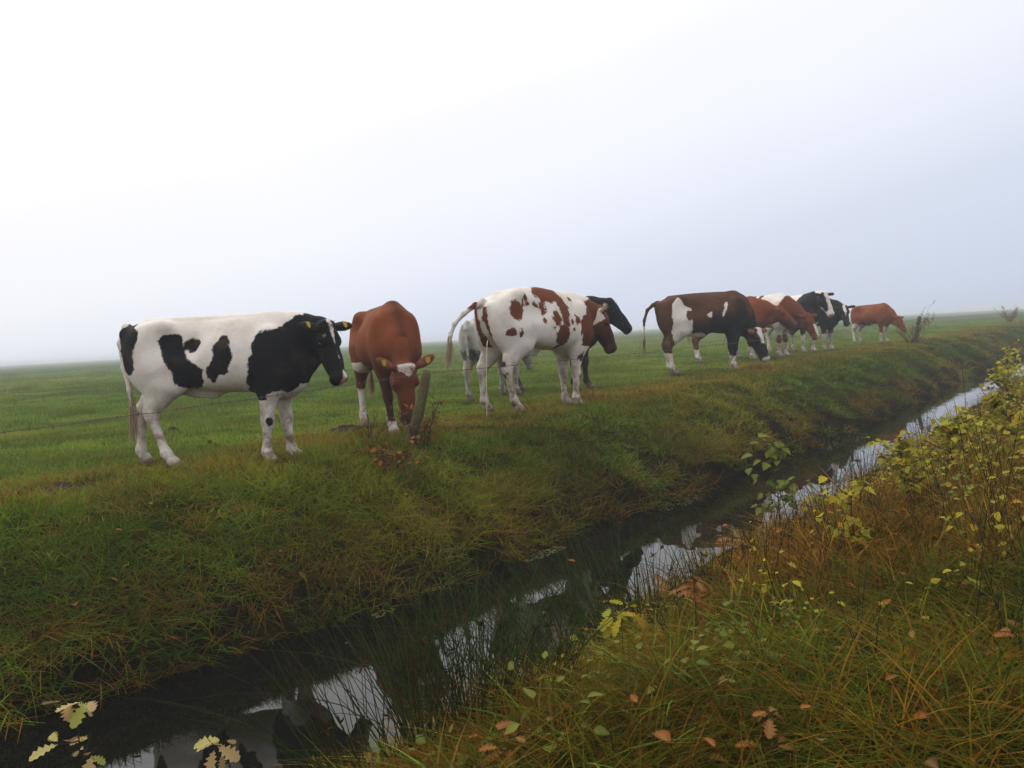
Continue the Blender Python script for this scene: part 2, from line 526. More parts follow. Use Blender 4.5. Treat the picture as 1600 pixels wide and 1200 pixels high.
    P('head', .04, he((.0, 0, .02), (.05, .075, .05)))
    P('head', .05, he((.24, 0, -.055), (.20, .068, .082)))
    P('head', .03, hc((.16, 0, -.02), (.40, 0, -.045), .055, .045))
    P('head', .05, hc((.09, 0, -.13), (.37, 0, -.105), .062, .040))
    for s in (1, -1):
        P('head', .03, he((.13, s * .078, -.012), (.05, .032, .035)))
        P('head', .04, he((.11, s * .06, -.115), (.085, .035, .07)))
    P('muzzle', .03, he((.435, 0, -.062), (.062, .070, .060)))
    P('muzzle', .02, he((.43, 0, -.115), (.055, .052, .028)))
    for s in (1, -1):
        P('muzzle', .012, he((.488, s * .038, -.045), (.022, .015, .017)), True)
        e0 = np.array([.01, s * .075, -.005]); ed = unit([-.05 - ear_back, s * 1.0, ear])
        E1 = np.stack([ed, unit(np.cross([0, .3 * s, 1.0], ed)), np.zeros(3)], 1); E1[:, 2] = np.cross(E1[:, 0], E1[:, 1])
        P('ear', .015, f_ell(hp(*(e0 + ed * .105)), (.115, .052, .018), HM @ E1))
        P('ear', .02, f_cone(hp(*e0), hp(*(e0 + ed * .06)), .03, .026))
    # tail
    tail = tail or [(-.81, 0, 1.27), (-.875, 0, 1.17), (-.865, 0, .95), (-.84, 0, .72), (-.835, 0, .60)]
    tl = np.array(tail, float)
    for i in range(len(tl) - 1):
        r = np.interp([i, i + 1], [0, 1, len(tl) - 1], [.045, .030, .016])
        P('tail', .03, f_cone(tl[i], tl[i + 1], r[0], r[1]))
    lo = np.min([p[2][1] for p in prims], 0) - .04; hi = np.max([p[2][2] for p in prims], 0) + .04
    lo[2] = -.03
    Fd = Field(lo, hi, h)
    for t, k, (fn, a, b), sub in prims: Fd.add(fn, a, b, k, sub)
    Fd.d = np.maximum(Fd.d, (.004 - Fd.ax[2])[None, None, :].astype(np.float32))
    v, q = Fd.surface()
    X, Y, Z = v.T
    tags = {}
    for t, k, (fn, a, b), sub in prims:
        if sub: continue
        d = fn(X, Y, Z); tags[t] = np.minimum(tags.get(t, 9.0), d)
    rel = (v - poll) / HS; hx, hy, hz = rel @ f, rel @ lf, rel @ up
    others = np.min([tags[t] for t in tags if t not in ('head', 'muzzle', 'ear')], 0)
    hd = np.clip((others - np.minimum(np.minimum(tags['head'], tags['muzzle']), tags['ear'])) / .05 + .5, 0, 1)   # 1 on the head
    legm = np.clip((np.minimum(np.minimum(tags['body'], tags['neck']), tags['tail']) - np.minimum(np.minimum(tags['hind'], tags['front']), tags['hoof'])) / .06 + .3, 0, 1)
    env = dict(X=X, Y=Y, Z=Z, hx=hx, hy=hy, hz=hz, hd=hd, leg=legm, tags=tags,
               tail=np.clip((np.minimum(tags['body'], tags['hind']) - tags['tail']) / .02, 0, 1))
    res = coat(env)
    me = mesh_np('cow_body', v, [q])
    attr(me, 'patch', res['patch']); attr(me, 'second', np.clip(res.get('second', np.zeros(len(v))), 0, 1))
    attr(me, 'hoof', np.clip((others * 0 + np.minimum(tags['front'], tags['hind']) - tags['hoof']) / .02 + .2, 0, 1) * (Z < .09))
    nose = sstep(.445, .468, hx) * sstep(-.105, -.09, hz) * (hd > .5)
    innear = (np.abs(hy) > .11) * (hd > .5) * np.clip((tags['head'] - tags['ear']) / .02, 0, 1) * .35
    attr(me, 'skin', np.clip(nose * res.get('nose', 1.0) + innear * res.get('pink_ear', 0.0) + res.get('skin', 0), 0, 1))
    dirt = np.clip(1.15 - Z / .55, 0, 1) * .8 + np.clip((.78 - Z) / .2, 0, 1) * .4
    attr(me, 'dirt', np.clip(dirt, 0, 1))
    p = ground if ground is not None else on_ground(px, D)
    if xy is not None: p = Vector((xy[0], xy[1], float(ground_z(*xy))))
    p = Vector(p); p.z += dz + .02
    for nm in ('hl', 'hr', 'fl', 'fr'):
        fx, fy = legs.get(nm, (0, 0)); bx = -.58 if nm[0] == 'h' else .53; sg = .15 if nm[1] == 'l' else -.15
        ch, sh_ = math.cos(R(heading)) * scale, math.sin(R(heading)) * scale
        FEET.append((p.x + (bx + fx) * ch - (sg + fy) * sh_, p.y + (bx + fx) * sh_ + (sg + fy) * ch))
    root = empty('cow', p, R(heading), scale); root.rotation_euler.y = R(pitch)
    if DEBUG:
        Mw = Matrix.Translation(p) @ root.rotation_euler.to_matrix().to_4x4() @ Matrix.Scale(scale, 4)
        pp = np.array([project(Mw @ Vector(q)) for q in v[tags['tail'] > .02][::7]]); print('BBOX', label[:30], pp.min(0).round(), pp.max(0).round())
    tag(root, label, 'cow', 'cows standing along the ditch')
    obj('body', me, mat, root)
    # eyes, tags, hair
    for s in (1, -1):
        es = Mesh(); c = hp(.148, s * .096, -.022)
        th = np.linspace(0, np.pi, 7); ph = np.arange(10) * 2 * np.pi / 10
        sv = np.array([[math.sin(a) * math.cos(b), math.sin(a) * math.sin(b), math.cos(a)] for a in th for b in ph]) * .021 + c
        i = np.arange(6)[:, None] * 10; j = np.arange(10)[None]
        es.add(sv, np.stack([i + j, i + 10 + j, i + 10 + (j + 1) % 10, i + (j + 1) % 10], -1).reshape(-1, 4))
        obj('eye', es.build('eye'), MAT['eye'], root)
    for s, on in zip((1, -1), tag_ears):
        if not on: continue
        e0 = np.array([.01, s * .075, -.005]); ed = unit([-.05 - ear_back, s * 1.0, ear])
        c = e0 + ed * .12 + np.array([.022, 0, .026]) + unit(ed) * 0
        ax_u = np.array([-1.0, 0, 0]); ax_s = unit([0, 1.0, s * ear])
        ts = Mesh()
        out = [(-.007, .008), (.007, .008), (.009, 0), (.018, -.008), (.018, -.046), (-.018, -.046), (-.018, -.008), (-.009, 0)]
        fr = [hp(*(c + ax_s * a - ax_u * b + np.array([0, 0, .004]))) for a, b in out]
        bk = [hp(*(c + ax_s * a - ax_u * b - np.array([0, 0, .002]))) for a, b in out]
        n = len(out)
        tr = [(0, i, i + 1) for i in range(1, n - 1)] + [(n, n + i + 1, n + i) for i in range(1, n - 1)]
        qd = [(i, n + i, n + (i + 1) % n, (i + 1) % n) for i in range(n)]
        ts.add(fr + bk, qd, tr)
        obj('ear_tag', ts.build('ear_tag', False), MAT['tag'], root)
    rr = np.random.default_rng(int(px))
    if hair:
        L = []
        for k in range(110 if h < .016 else 45):
            a, b = rr.normal(0, .04), rr.normal(.0, .035)
            base = hp(.02 + b, a, .055 - 3.5 * a * a - abs(b) * .3)
            dd = unit(HM @ np.array([rr.normal(.5, .6), rr.normal(0, .5), rr.uniform(.5, 1.1)]))
            L.append((base, dd, rr.uniform(.03, .065), .5, rr.random()))
        obj('poll_hair', strands(L, 3, .0035).build('poll_hair'), MAT[hair], root)
    L = []
    e = tl[-1]; ed = unit(tl[-1] - tl[-2]) * .5 + np.array([0, 0, -.5]); ed = unit(ed)
    for k in range(120 if h < .016 else 40):
        b0 = e - ed * rr.uniform(0, .16) + rr.normal(0, .008, 3)
        dd = unit(ed + rr.normal(0, .10, 3))
        L.append((b0, dd, switch_len * rr.uniform(.55, 1.05), .06, rr.random()))
    obj('tail_switch', strands(L, 3, .0045).build('tail_switch'), MAT[switch], root)
    return root

FEET = []
def trodden(x, y):
    d = np.full(np.shape(x), 9.0)
    for fx, fy in FEET: d = np.minimum(d, np.hypot(x - fx, (y - fy)))
    return sstep(.42, .10, d + .16 * vnoise(np.asarray(x) * 7, np.asarray(y) * 7))

def blob(X, Z, x, z, rx, rz, a=0.0):
    c, s = math.cos(R(a)), math.sin(R(a))
    u = ((X - x) * c + (Z - z) * s) / rx; w = (-(X - x) * s + (Z - z) * c) / rz
    return (1 - np.sqrt(u * u + w * w)) * min(rx, rz)

def mx(*a):
    r = a[0]
    for b in a[1:]: r = np.maximum(r, b)
    return r
def side_mix(Y, right, left):
    return np.where(Y < 0, right, left)
def lerp(a, b, w): return a * (1 - w) + b * w

BLACK = (.0075, .0072, .0085); RED = (.155, .042, .014); DARKRED = (.055, .018, .009)
C_BW = coat_material('black_and_white_coat', BLACK, (.02, .015, .012))
C_RED = coat_material('red_brown_coat', (.185, .043, .009), DARKRED)
C_RW = coat_material('white_coat_with_red_patches', (.135, .033, .009), (.03, .010, .006), speck=.035)
C_BLACK = coat_material('black_coat', BLACK, (.03, .015, .01))
C_MIX = coat_material('dark_brown_and_white_coat', (.080, .030, .013), (.008, .007, .007))
C_GREY = coat_material('grey_mottled_white_coat', (.17, .16, .16), (.10, .09, .09), white=(.42, .40, .38), speck=.08)

# --- cow 1: black and white, side on
def z1(pts): return [((a - 90) / 696 - .83, (1070 - b) / 696) for a, b in pts]
def coat1(e):
    X, Y, Z = e['X'], e['Y'], e['Z']
    rump = z1([(60, 300), (120, 150), (190, 150), (200, 200), (245, 225), (240, 280), (205, 340), (215, 440), (190, 470), (190, 495), (150, 480), (100, 420)])
    saddle = z1([(365, 270), (420, 235), (490, 240), (500, 300), (505, 340), (540, 390), (600, 430), (645, 450), (648, 530), (600, 585), (520, 575), (460, 540), (455, 480), (420, 440), (400, 360), (365, 320)])
    flag = z1([(490, 290), (560, 272), (620, 270), (610, 340), (575, 365), (520, 335)])
    third = z1([(715, 300), (760, 250), (795, 258), (800, 310), (822, 350), (818, 430), (780, 460), (800, 470), (775, 515), (740, 490), (715, 545), (690, 540), (690, 515), (655, 510), (670, 440), (715, 390)])
    front = z1([(930, 300), (975, 240), (1060, 235), (1120, 195), (1200, 120), (1700, 100), (1700, 900), (1140, 640), (1085, 600), (1010, 622), (985, 690), (930, 690), (875, 610), (905, 500), (910, 410), (940, 380)])
    r = mx(poly_sd(rump, X, Z), poly_sd(saddle, X, Z), poly_sd(flag, X, Z), poly_sd(third, X, Z), poly_sd(front, X, Z))
    l = mx(poly_sd(rump, X, Z), poly_sd(front, X, Z), blob(X, Z, -.25, 1.05, .22, .25), blob(X, Z, .12, .9, .12, .2))
    p = side_mix(Y, r, l)
    knee = blob(X, Z, .50, .40, .032, .045) - .004
    p = np.where((e['leg'] > .3) & (Z < .58), np.where(Y < 0, knee, -.1), p)
    p = np.where((np.abs(Y) < .1) & (Z < .72) & (X > .4) & (e['hd'] < .3), -.05, p)
    hx, hy, hz = e['hx'], e['hy'], e['hz']
    blaze = np.maximum(.020 - np.abs(hy - .02 * hx) - np.abs(hx - .05) * .10, .012 - np.hypot(hx - .10, hy + .068)) - .003
    nose_w = .026 - np.hypot((hx - .455) * .7, (hy - .025)) 
    head = np.where(hz > -.08, -np.maximum(blaze, nose_w), .1)
    return dict(patch=lerp(p, head, e['hd']), nose=.9 * (np.hypot(e['hx'] - .485, e['hy'] - .02) < .03), second=e['tail'] * .0)
cow('black and white cow standing side on behind the wire, yellow tags in both ears', 336, 6.9, 0, .915, coat1, C_BW,
    poll=(.985, -.02, 1.225), hdir=(.40, -.33, -.86), dz=-.04, legs={'fr': (-.04, 0), 'fl': (.12, .02), 'hr': (.23, .0), 'hl': (-.20, .05)}, pitch=1.6,
    tail=[(-.81, 0, 1.26), (-.865, -.01, 1.12), (-.835, -.03, .90), (-.79, -.05, .70), (-.775, -.05, .52)], hair='hair_black', ear=.12, tag_ears=(1, 1), h=.0125, fat=.93)

# --- cow 2: red brown, facing the camera, head down behind the post
def coat2(e):
    X, Y, Z = e['X'], e['Y'], e['Z']
    hx, hy = e['hx'], e['hy']
    p = np.full(X.shape, .1)
    p = np.minimum(p, (Z - .62) + .04 * np.sin(X * 11) + .3 * np.clip(-(np.abs(Y) - .18), 0, 1))
    legp = np.where(X > 0, Z - .14, np.maximum(blob(X, Z, -.6, .55, .25, .12), Z - .8))
    p = np.where(e['leg'] > .3, np.where(Z < .75, legp, p), p)
    head = -np.minimum(.075 - np.abs(hy), np.minimum(hx + .02, .095 - .9 * np.abs(hy) - hx))
    return dict(patch=lerp(p, head, e['hd']), second=sstep(.75, .45, Z) * .9 * (X > .1) * (e['hd'] < .5) + e['hd'] * (.35 + .6 * sstep(.36, .44, e['hx'])) + (.75 * np.exp(-(Y / .06) ** 2) * (Z > 1.0) + .35 * sstep(1.0, .75, Z)) * (e['hd'] < .5), nose=0.0, pink_ear=.5)
cow('red brown cow facing the camera with its head lowered behind the leaning post', 601, 8.6, -69, .945, coat2, C_RED,
    poll=(.98, -.02, .70), hdir=(.16, .02, -.98), legs={'fr': (.10, .06), 'fl': (-.18, .0), 'hr': (.0, 0), 'hl': (.05, 0)}, hair='hair_red', ear=.25, ear_back=.45, tag_ears=(1, 1), h=.0125, fat=.95)

# --- cow 3: white with red patches, seen from behind right
def coat3(e):
    X, Y, Z = e['X'], e['Y'], e['Z']
    r = mx(blob(X, Z, -.52, 1.12, .10, .12, 10), blob(X, Z, .00, 1.33, .20, .11), blob(X, Z, .16, 1.15, .07, .22, 8), blob(X, Z, .12, .86, .10, .12),
           blob(X, Z, .03, 1.02, .05, .10), blob(X, Z, -.33, 1.2, .05, .035), blob(X, Z, -.36, 1.26, .035, .05), blob(X, Z, -.12, 1.15, .03, .06), blob(X, Z, -.22, 1.2, .03, .03),
           blob(X, Z, -.14, 1.02, .02, .04), blob(X, Z, .28, 1.0, .03, .04), blob(X, Z, .38, 1.02, .05, .03, 30), blob(X, Z, -.62, .88, .05, .04), blob(X, Z, -.50, .88, .03, .05), blob(X, Z, .10, .72, .03, .025),
           blob(X, Z, .62, .80, .15, .19), blob(X, Z, .58, .95, .14, .16), blob(X, Z, .80, 1.06, .26, .24, 15), blob(X, Z, .95, 1.22, .2, .16))
    rq = np.random.default_rng(5)
    for _ in range(16): r = np.maximum(r, blob(X, Z, rq.uniform(-.5, .42), rq.uniform(.82, 1.27), rq.uniform(.012, .03), rq.uniform(.012, .035), rq.uniform(-60, 60)))
    l = mx(blob(X, Z, -.3, 1.1, .2, .2), blob(X, Z, .8, 1.1, .3, .3), blob(X, Z, .02, 1.33, .2, .1))
    p = side_mix(Y, r, l)
    butt = .034 - np.abs(np.abs(Y) - .075) - .6 * np.clip(X + .66, 0, 1) - np.clip(.72 - Z, 0, 1)
    p = np.maximum(p, np.where((X < -.6) & (Z < 1.17), butt, -.1))
    fl = mx(blob(X, Z, .50, .60, .035, .05), blob(X, Z, .53, .5, .02, .09), blob(X, Z, .52, .38, .02, .05), blob(X, Z, -.66, .40, .03, .04), blob(X, Z, -.70, .54, .035, .03))
    p = np.where((e['leg'] > .3) & (Z < .72), np.where(Y < 0, fl, -.08), p)
    p = np.where(e['tail'] > .4, np.where(X > -.98, blob(X, Z, -.93, 1.2, .035, .06), -.1), p)
    hx, hy, hz = e['hx'], e['hy'], e['hz']
    head = np.minimum(.03 + hx * .9, .08) + .0
    head = np.maximum(head, .03 + hz)
    head = np.where((hx < .10) & (hz < -.02), -.04, head)
    sec = np.clip((.95 - Z) / .25, 0, 1) * (e['hd'] < .5) + sstep(.05, .3, hx) * e['hd']
    return dict(patch=lerp(p, head, e['hd']), second=sec * .9, nose=0.0)
cow3 = cow('white cow with red patches raising its tail, rump turned to the ditch', 838, 9.95, 40, 1.03, coat3, C_RW,
    pitch=2.5, dz=-.015, poll=(1.0, -.03, 1.17), hdir=(.40, -.20, -.88), legs={'hr': (.12, -.06), 'hl': (.0, .06), 'fr': (.0, .02), 'fl': (.05, -.04)}, arch=.095, fat=1.05,
    tail=[(-.80, .0, 1.225), (-.88, .02, 1.19), (-1.0, .08, 1.10), (-1.09, .13, .99), (-1.13, .16, .86), (-1.14, .17, .74)], ear=.0, ear_back=.3, tag_ears=(0, 1), h=.0135, switch_len=.30)

# --- cow 4: black, behind cow 3
def coat4(e):
    X = e['X']
    return dict(patch=np.full(X.shape, .1), second=sstep(.0, -.06, e['hx']) * e['hd'] * .6, nose=0.0)
cow('black cow beyond the white and red cow, raised head in profile', 858, 13.2, -28, 1.04, coat4, C_BLACK,
    poll=(1.0, .02, 1.26), hdir=(.66, .16, -.70), legs={'fr': (-.03, 0), 'fl': (.06, 0)}, hair='hair_black', tag_ears=(0, 0), h=.017, ear=.2)

# --- cow 5: mottled rump behind cow 3
def coat5(e):
    X, Y, Z = e['X'], e['Y'], e['Z']
    return dict(patch=mx(blob(X, Z, -.6, .75, .3, .12), blob(X, Z, -.4, 1.05, .12, .1), blob(X, Z, .3, 1, .3, .3)) - .02, nose=0.0)
cow('pale grey mottled cow of which only the rump shows past the raised tail', 772, 12.0, 62, .86, coat5, C_GREY,
    poll=(1.1, 0, .9), hdir=(.6, 0, -.75), tag_ears=(0, 0), h=.018)

# --- cow 6: dark brown and white, grazing
def z6(pts): return [((a - 255) / 600 - .83, (960 - b) / 600) for a, b in pts]
def coat6(e):
    X, Y, Z = e['X'], e['Y'], e['Z']
    band = z6([(390, 250), (440, 180), (480, 190), (520, 280), (590, 290), (590, 330), (545, 310), (525, 350), (540, 430), (600, 400), (590, 460), (595, 560), (700, 540), (780, 590), (700, 640), (500, 640),
               (470, 720), (420, 690), (385, 600), (375, 540), (385, 440), (375, 370)])
    s1 = z6([(730, 370), (790, 325), (785, 360), (765, 400), (740, 395)])
    s2 = z6([(905, 290), (940, 250), (965, 262), (940, 320), (890, 405), (875, 390), (915, 320)])
    w = mx(poly_sd(band, X, Z), poly_sd(s1, X, Z), poly_sd(s2, X, Z))
    p = -side_mix(Y, w, blob(X, Z, -.3, .9, .3, .4))
    p = np.where((e['leg'] > .3) & (Z < .5), np.where(X < 0, np.maximum(Z - .37, blob(X, Z, -.64, .46, .10, .10)), Z - .26), p)
    p = np.where(e['tail'] > .5, np.where(Z < .85, -.1, .1), p)
    hx, hy, hz = e['hx'], e['hy'], e['hz']
    w = np.maximum(np.minimum(.055 - np.abs(hy + .01) - hx * .12, .22 - hx), (hx - .43) * .6)
    head = -np.where(hz > -.09, w, (hx - .44))
    sec = sstep(1.12, .85, Z + .15 * (X < 0)) * (X > -.45) * (e['hd'] < .5) + sstep(.02, .12, hx) * e['hd'] + e['leg'] * .7 * (X > 0)
    return dict(patch=lerp(p, head, e['hd']), second=sec, nose=.2, pink_ear=.6)
cow('dark brown and white cow grazing in profile, tail held out behind', 1103, 14.9, 3, 1.04, coat6, C_MIX,
    poll=(.90, -.03, .66), hdir=(.25, -.38, -.89), legs={'hr': (.02, 0), 'hl': (.06, .03), 'fr': (-.05, 0), 'fl': (.02, 0)}, arch=.04, fat=1.08,
    tail=[(-.80, 0, 1.23), (-.88, 0, 1.20), (-.98, 0, 1.12), (-1.04, 0, .95), (-1.06, 0, .75), (-1.07, 0, .60)], ear=.1, tag_ears=(0, 0), h=.016, switch='hair_dark_tail')

# --- the far bunch
def coat7(e):
    X, Y, Z = e['X'], e['Y'], e['Z']
    p = np.where((e['leg'] > .3) & (Z < .3), -.1, .1)
    return dict(patch=p, second=e['hd'] * .3 + sstep(.95, .7, Z) * .6, nose=0.2)
cow('red brown cow standing just behind the grazing dark brown cow', 1138, 18.6, -8, 1.03, coat7, C_RED,
    poll=(1.08, -.06, 1.08), hdir=(.74, -.25, -.62), tag_ears=(0, 0), h=.02, ear=-.1)

def coat8(e):
    X, Y, Z = e['X'], e['Y'], e['Z']
    p = mx(blob(X, Z, .9, .95, .36, .5), blob(X, Z, -.10, 1.3, .05, .12, -20), blob(X, Z, .08, 1.3, .04, .14, -20), blob(X, Z, -.35, 1.1, .15, .2))
    p = np.where((e['leg'] > .3) & (Z < .62), blob(X, Z, .5, .40, .06, .09), p)
    hx, hy = e['hx'], e['hy']
    head = np.where(np.abs(hy) < .03, .22 - hx, .1)
    return dict(patch=lerp(p, head, e['hd']), second=np.zeros(X.shape), nose=.6)
cow('white cow with red brown neck and lowered head, in the middle of the bunch', 1190, 19.6, -44, 1.08, coat8, C_RW,
    poll=(1.08, -.04, .86), hdir=(.58, -.12, -.80), tag_ears=(0, 0), h=.02)

def coat9(e):
    X, Y, Z = e['X'], e['Y'], e['Z']
    p = mx(blob(X, Z, .65, 1.05, .32, .40), blob(X, Z, -.35, 1.3, .3, .12))
    p = np.where((e['leg'] > .3) & (Z < .62), blob(X, Z, .5, .55, .08, .14), p)
    hx, hy = e['hx'], e['hy']
    head = np.abs(hy) - .052 + .10 * (hx > .34) * (np.abs(hy) < .03) * 0
    head = np.where(hx > .36, -.05, head)
    return dict(patch=lerp(p, head, e['hd']), second=np.zeros(X.shape), nose=.8)
cow('black and white cow in the bunch facing the camera, broad white blaze', 1240, 21.0, -66, 1.06, coat9, C_BW,
    poll=(1.0, .02, 1.32), hdir=(.52, .06, -.83), tag_ears=(0, 0), h=.02)

def coat10(e):
    X, Y, Z = e['X'], e['Y'], e['Z']
    p = np.minimum(.1, Z - .52)
    p = np.where((e['leg'] > .3) & (Z < .6), np.where(np.abs(Z - .55) < .1, .1, -.1), p)
    hx, hy = e['hx'], e['hy']
    head = np.abs(hy) - .03 + .25 * np.clip(hx - .16, 0, 1)
    sec = np.clip(1 - sstep(.3, .6, X) * 1.2, 0, 1)
    return dict(patch=lerp(p, head, e['hd']), second=1 - sstep(.25, .5, X + .4 * (1.2 - Z)), nose=.1)
C_B2 = coat_material('black_coat_with_red_brown_back', BLACK, (.10, .034, .014))
cow('black cow with brown back and white forehead, right end of the bunch', 1268, 22.0, -54, 1.0, coat10, C_B2,
    poll=(1.04, -.1, 1.10), hdir=(.50, -.40, -.70), tag_ears=(0, 0), h=.02)

def coat11(e):
    X, Y, Z = e['X'], e['Y'], e['Z']
    p = np.minimum(np.minimum(.1, X + .70), Z - .66 + .12 * np.clip(X + .1, 0, 1) - .05 * np.sin(X * 9))
    p = np.where((e['leg'] > .3) & (Z < .62), np.where(X > 0, np.minimum(Z - .34, .1) * ((Y < 0) * 1.0) - .02, -.1), p)
    hx, hy = e['hx'], e['hy']
    return dict(patch=lerp(p, np.full(X.shape, .1), e['hd']), second=np.zeros(X.shape), nose=.3)
cow('red brown cow standing alone beside the far post, head stretched towards the twigs', 1364, 24.6, -64, .84, coat11, C_RED,
    poll=(1.04, .06, .84), hdir=(.58, .12, -.80), tag_ears=(0, 0), h=.022, fat=1.05)
#VEG-BEGIN
# ------------------------------------------------------------------ vegetation materials
def grass_mat(name, greens, drys, transl=.25):
    m = Nodes(name)
    tone = m.attr('tone'); tt = m.attr('along'); dry = m.attr('dry', True); hue = m.attr('hue', True)
    g = m.mix(tone, greens[0], greens[1]); g = m.mix(hue, g, greens[2])
    d = m.mix(m.attr('tone_b'), drys[0], drys[1])
    k = m.ramp(m.math('ADD', m.math('ADD', dry, m.math('MULTIPLY', m.attr('tone_b'), .6)), m.math('MULTIPLY', tt, .12)), .62, .80)
    c = m.mix(k, g, d)
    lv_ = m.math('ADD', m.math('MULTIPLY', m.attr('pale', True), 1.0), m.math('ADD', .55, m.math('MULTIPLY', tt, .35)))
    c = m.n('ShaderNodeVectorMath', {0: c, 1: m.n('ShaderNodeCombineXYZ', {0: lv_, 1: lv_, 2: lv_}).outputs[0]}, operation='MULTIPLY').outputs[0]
    a = m.bsdf(c, .8, spec=.015)
    t = m.n('ShaderNodeBsdfTranslucent', {'Color': c})
    return m.done(m.n('ShaderNodeMixShader', {0: transl, 1: a, 2: t.outputs[0]}).outputs[0])
def leaf_mat(name, cols, rough=.5, transl=.3):
    m = Nodes(name)
    tone = m.attr('tone'); hue = m.attr('hue', True)
    t = m.math('FRACT', m.math('ADD', tone, hue))
    r = m.n('ShaderNodeValToRGB', {0: t}); e = r.color_ramp.elements
    for i, c in enumerate(cols):
        el = e[i] if i < 2 else e.new(i / (len(cols) - 1))
        el.position = i / (len(cols) - 1); el.color = (*c, 1)
    co = m.objco(); n = m.noise(co, 60, 3, .6)
    c = m.mix(m.ramp(n, .58, .85), r.outputs[0], m.mix(.45, r.outputs[0], (.05, .025, .008)))
    c = m.mix(m.math('MULTIPLY', m.attr('rib'), .35), c, (.30, .22, .08))
    a = m.bsdf(c, rough, spec=.04)
    tr = m.n('ShaderNodeBsdfTranslucent', {'Color': c})
    return m.done(m.n('ShaderNodeMixShader', {0: transl, 1: a, 2: tr.outputs[0]}).outputs[0])

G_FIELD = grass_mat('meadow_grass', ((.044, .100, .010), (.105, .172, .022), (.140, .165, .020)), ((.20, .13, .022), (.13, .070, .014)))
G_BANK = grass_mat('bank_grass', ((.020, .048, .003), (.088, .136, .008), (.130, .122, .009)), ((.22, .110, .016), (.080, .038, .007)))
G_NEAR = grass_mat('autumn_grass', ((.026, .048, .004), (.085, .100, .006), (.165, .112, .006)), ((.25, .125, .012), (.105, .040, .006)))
G_RUSH = grass_mat('rush_stems', ((.030, .062, .012), (.085, .125, .028), (.03, .05, .01)), ((.16, .11, .04), (.09, .05, .02)), .1)
M_TWIG = simple('dark_twig_bark', (.022, .014, .009), .85, .15, 60)
M_POST = None
L_OAK = leaf_mat('oak_leaves_yellow_green', [(.26, .30, .05), (.42, .38, .12), (.48, .36, .18), (.22, .12, .04)])
L_ORANGE = leaf_mat('orange_oak_leaves', [(.20, .052, .008), (.26, .080, .010), (.16, .055, .018), (.22, .08, .022)])
L_YELLOW = leaf_mat('yellow_leaves', [(.28, .25, .008), (.42, .34, .010), (.17, .22, .009), (.34, .21, .008)])
L_GREEN = leaf_mat('green_sapling_leaves', [(.045, .095, .010), (.085, .145, .016), (.13, .15, .012), (.06, .10, .010)])
L_RUST = leaf_mat('rust_fern_leaflets', [(.20, .055, .010), (.28, .095, .012), (.14, .05, .012), (.24, .14, .02)])
L_FALLEN = leaf_mat('fallen_dead_leaves', [(.13, .030, .005), (.24, .060, .007), (.05, .020, .007), (.16, .065, .013)], .7, .1)

# ------------------------------------------------------------------ vegetation meshes
def add_blades(ms, rg, n, rad, h, w, lean, curl, segs=4, fold=None, center=(0, 0, 0), bias=None):
    """grass blades as tapering strips; all arrays at once"""
    a = rg.uniform(0, 2 * np.pi, n); r = rad * np.sqrt(rg.random(n)); b = rg.uniform(0, 2 * np.pi, n)
    base = np.stack([r * np.cos(b), r * np.sin(b), np.zeros(n)], 1) + np.array(center)
    H = rg.uniform(h[0], h[1], n); Wd = w * rg.uniform(.6, 1.3, n)
    le = rg.uniform(lean[0], lean[1], n); cu = rg.uniform(curl[0], curl[1], n)
    dr = np.stack([np.cos(a), np.sin(a)], 1)
    if bias is not None:
        dr = dr + np.array(bias); dr /= np.linalg.norm(dr, axis=1)[:, None] + 1e-6
    t = np.linspace(0, 1, segs + 1)
    out = (le[:, None] * t + cu[:, None] * t ** 2 * .8) * H[:, None]
    up = (t - .42 * np.clip(cu, 0, 2)[:, None] * t ** 2.2) * H[:, None] * (1 - .25 * le[:, None])
    cx = base[:, None, 0] + dr[:, None, 0] * out; cyy = base[:, None, 1] + dr[:, None, 1] * out; cz = base[:, None, 2] + up
    tw = rg.uniform(-.6, .6, n)
    sx = -dr[:, 1] * np.cos(tw) + dr[:, 0] * np.sin(tw); sy = dr[:, 0] * np.cos(tw) + dr[:, 1] * np.sin(tw)
    ww = Wd[:, None] * np.clip(1 - t ** 1.6, .06, 1) * .5
    L_ = np.stack([cx - sx[:, None] * ww, cyy - sy[:, None] * ww, cz], -1); R_ = np.stack([cx + sx[:, None] * ww, cyy + sy[:, None] * ww, cz], -1)
    v = np.stack([L_, R_], 2).reshape(-1, 3); k = 2 * (segs + 1)
    q = (np.arange(n)[:, None, None] * k + np.arange(segs)[None, :, None] * 2 + np.array([0, 1, 3, 2])[None, None]).reshape(-1, 4)
    ms.add(v, q, tone=np.repeat(rg.random(n), k), tone_b=np.repeat(rg.random(n), k), along=np.tile(np.repeat(t, 2), n))

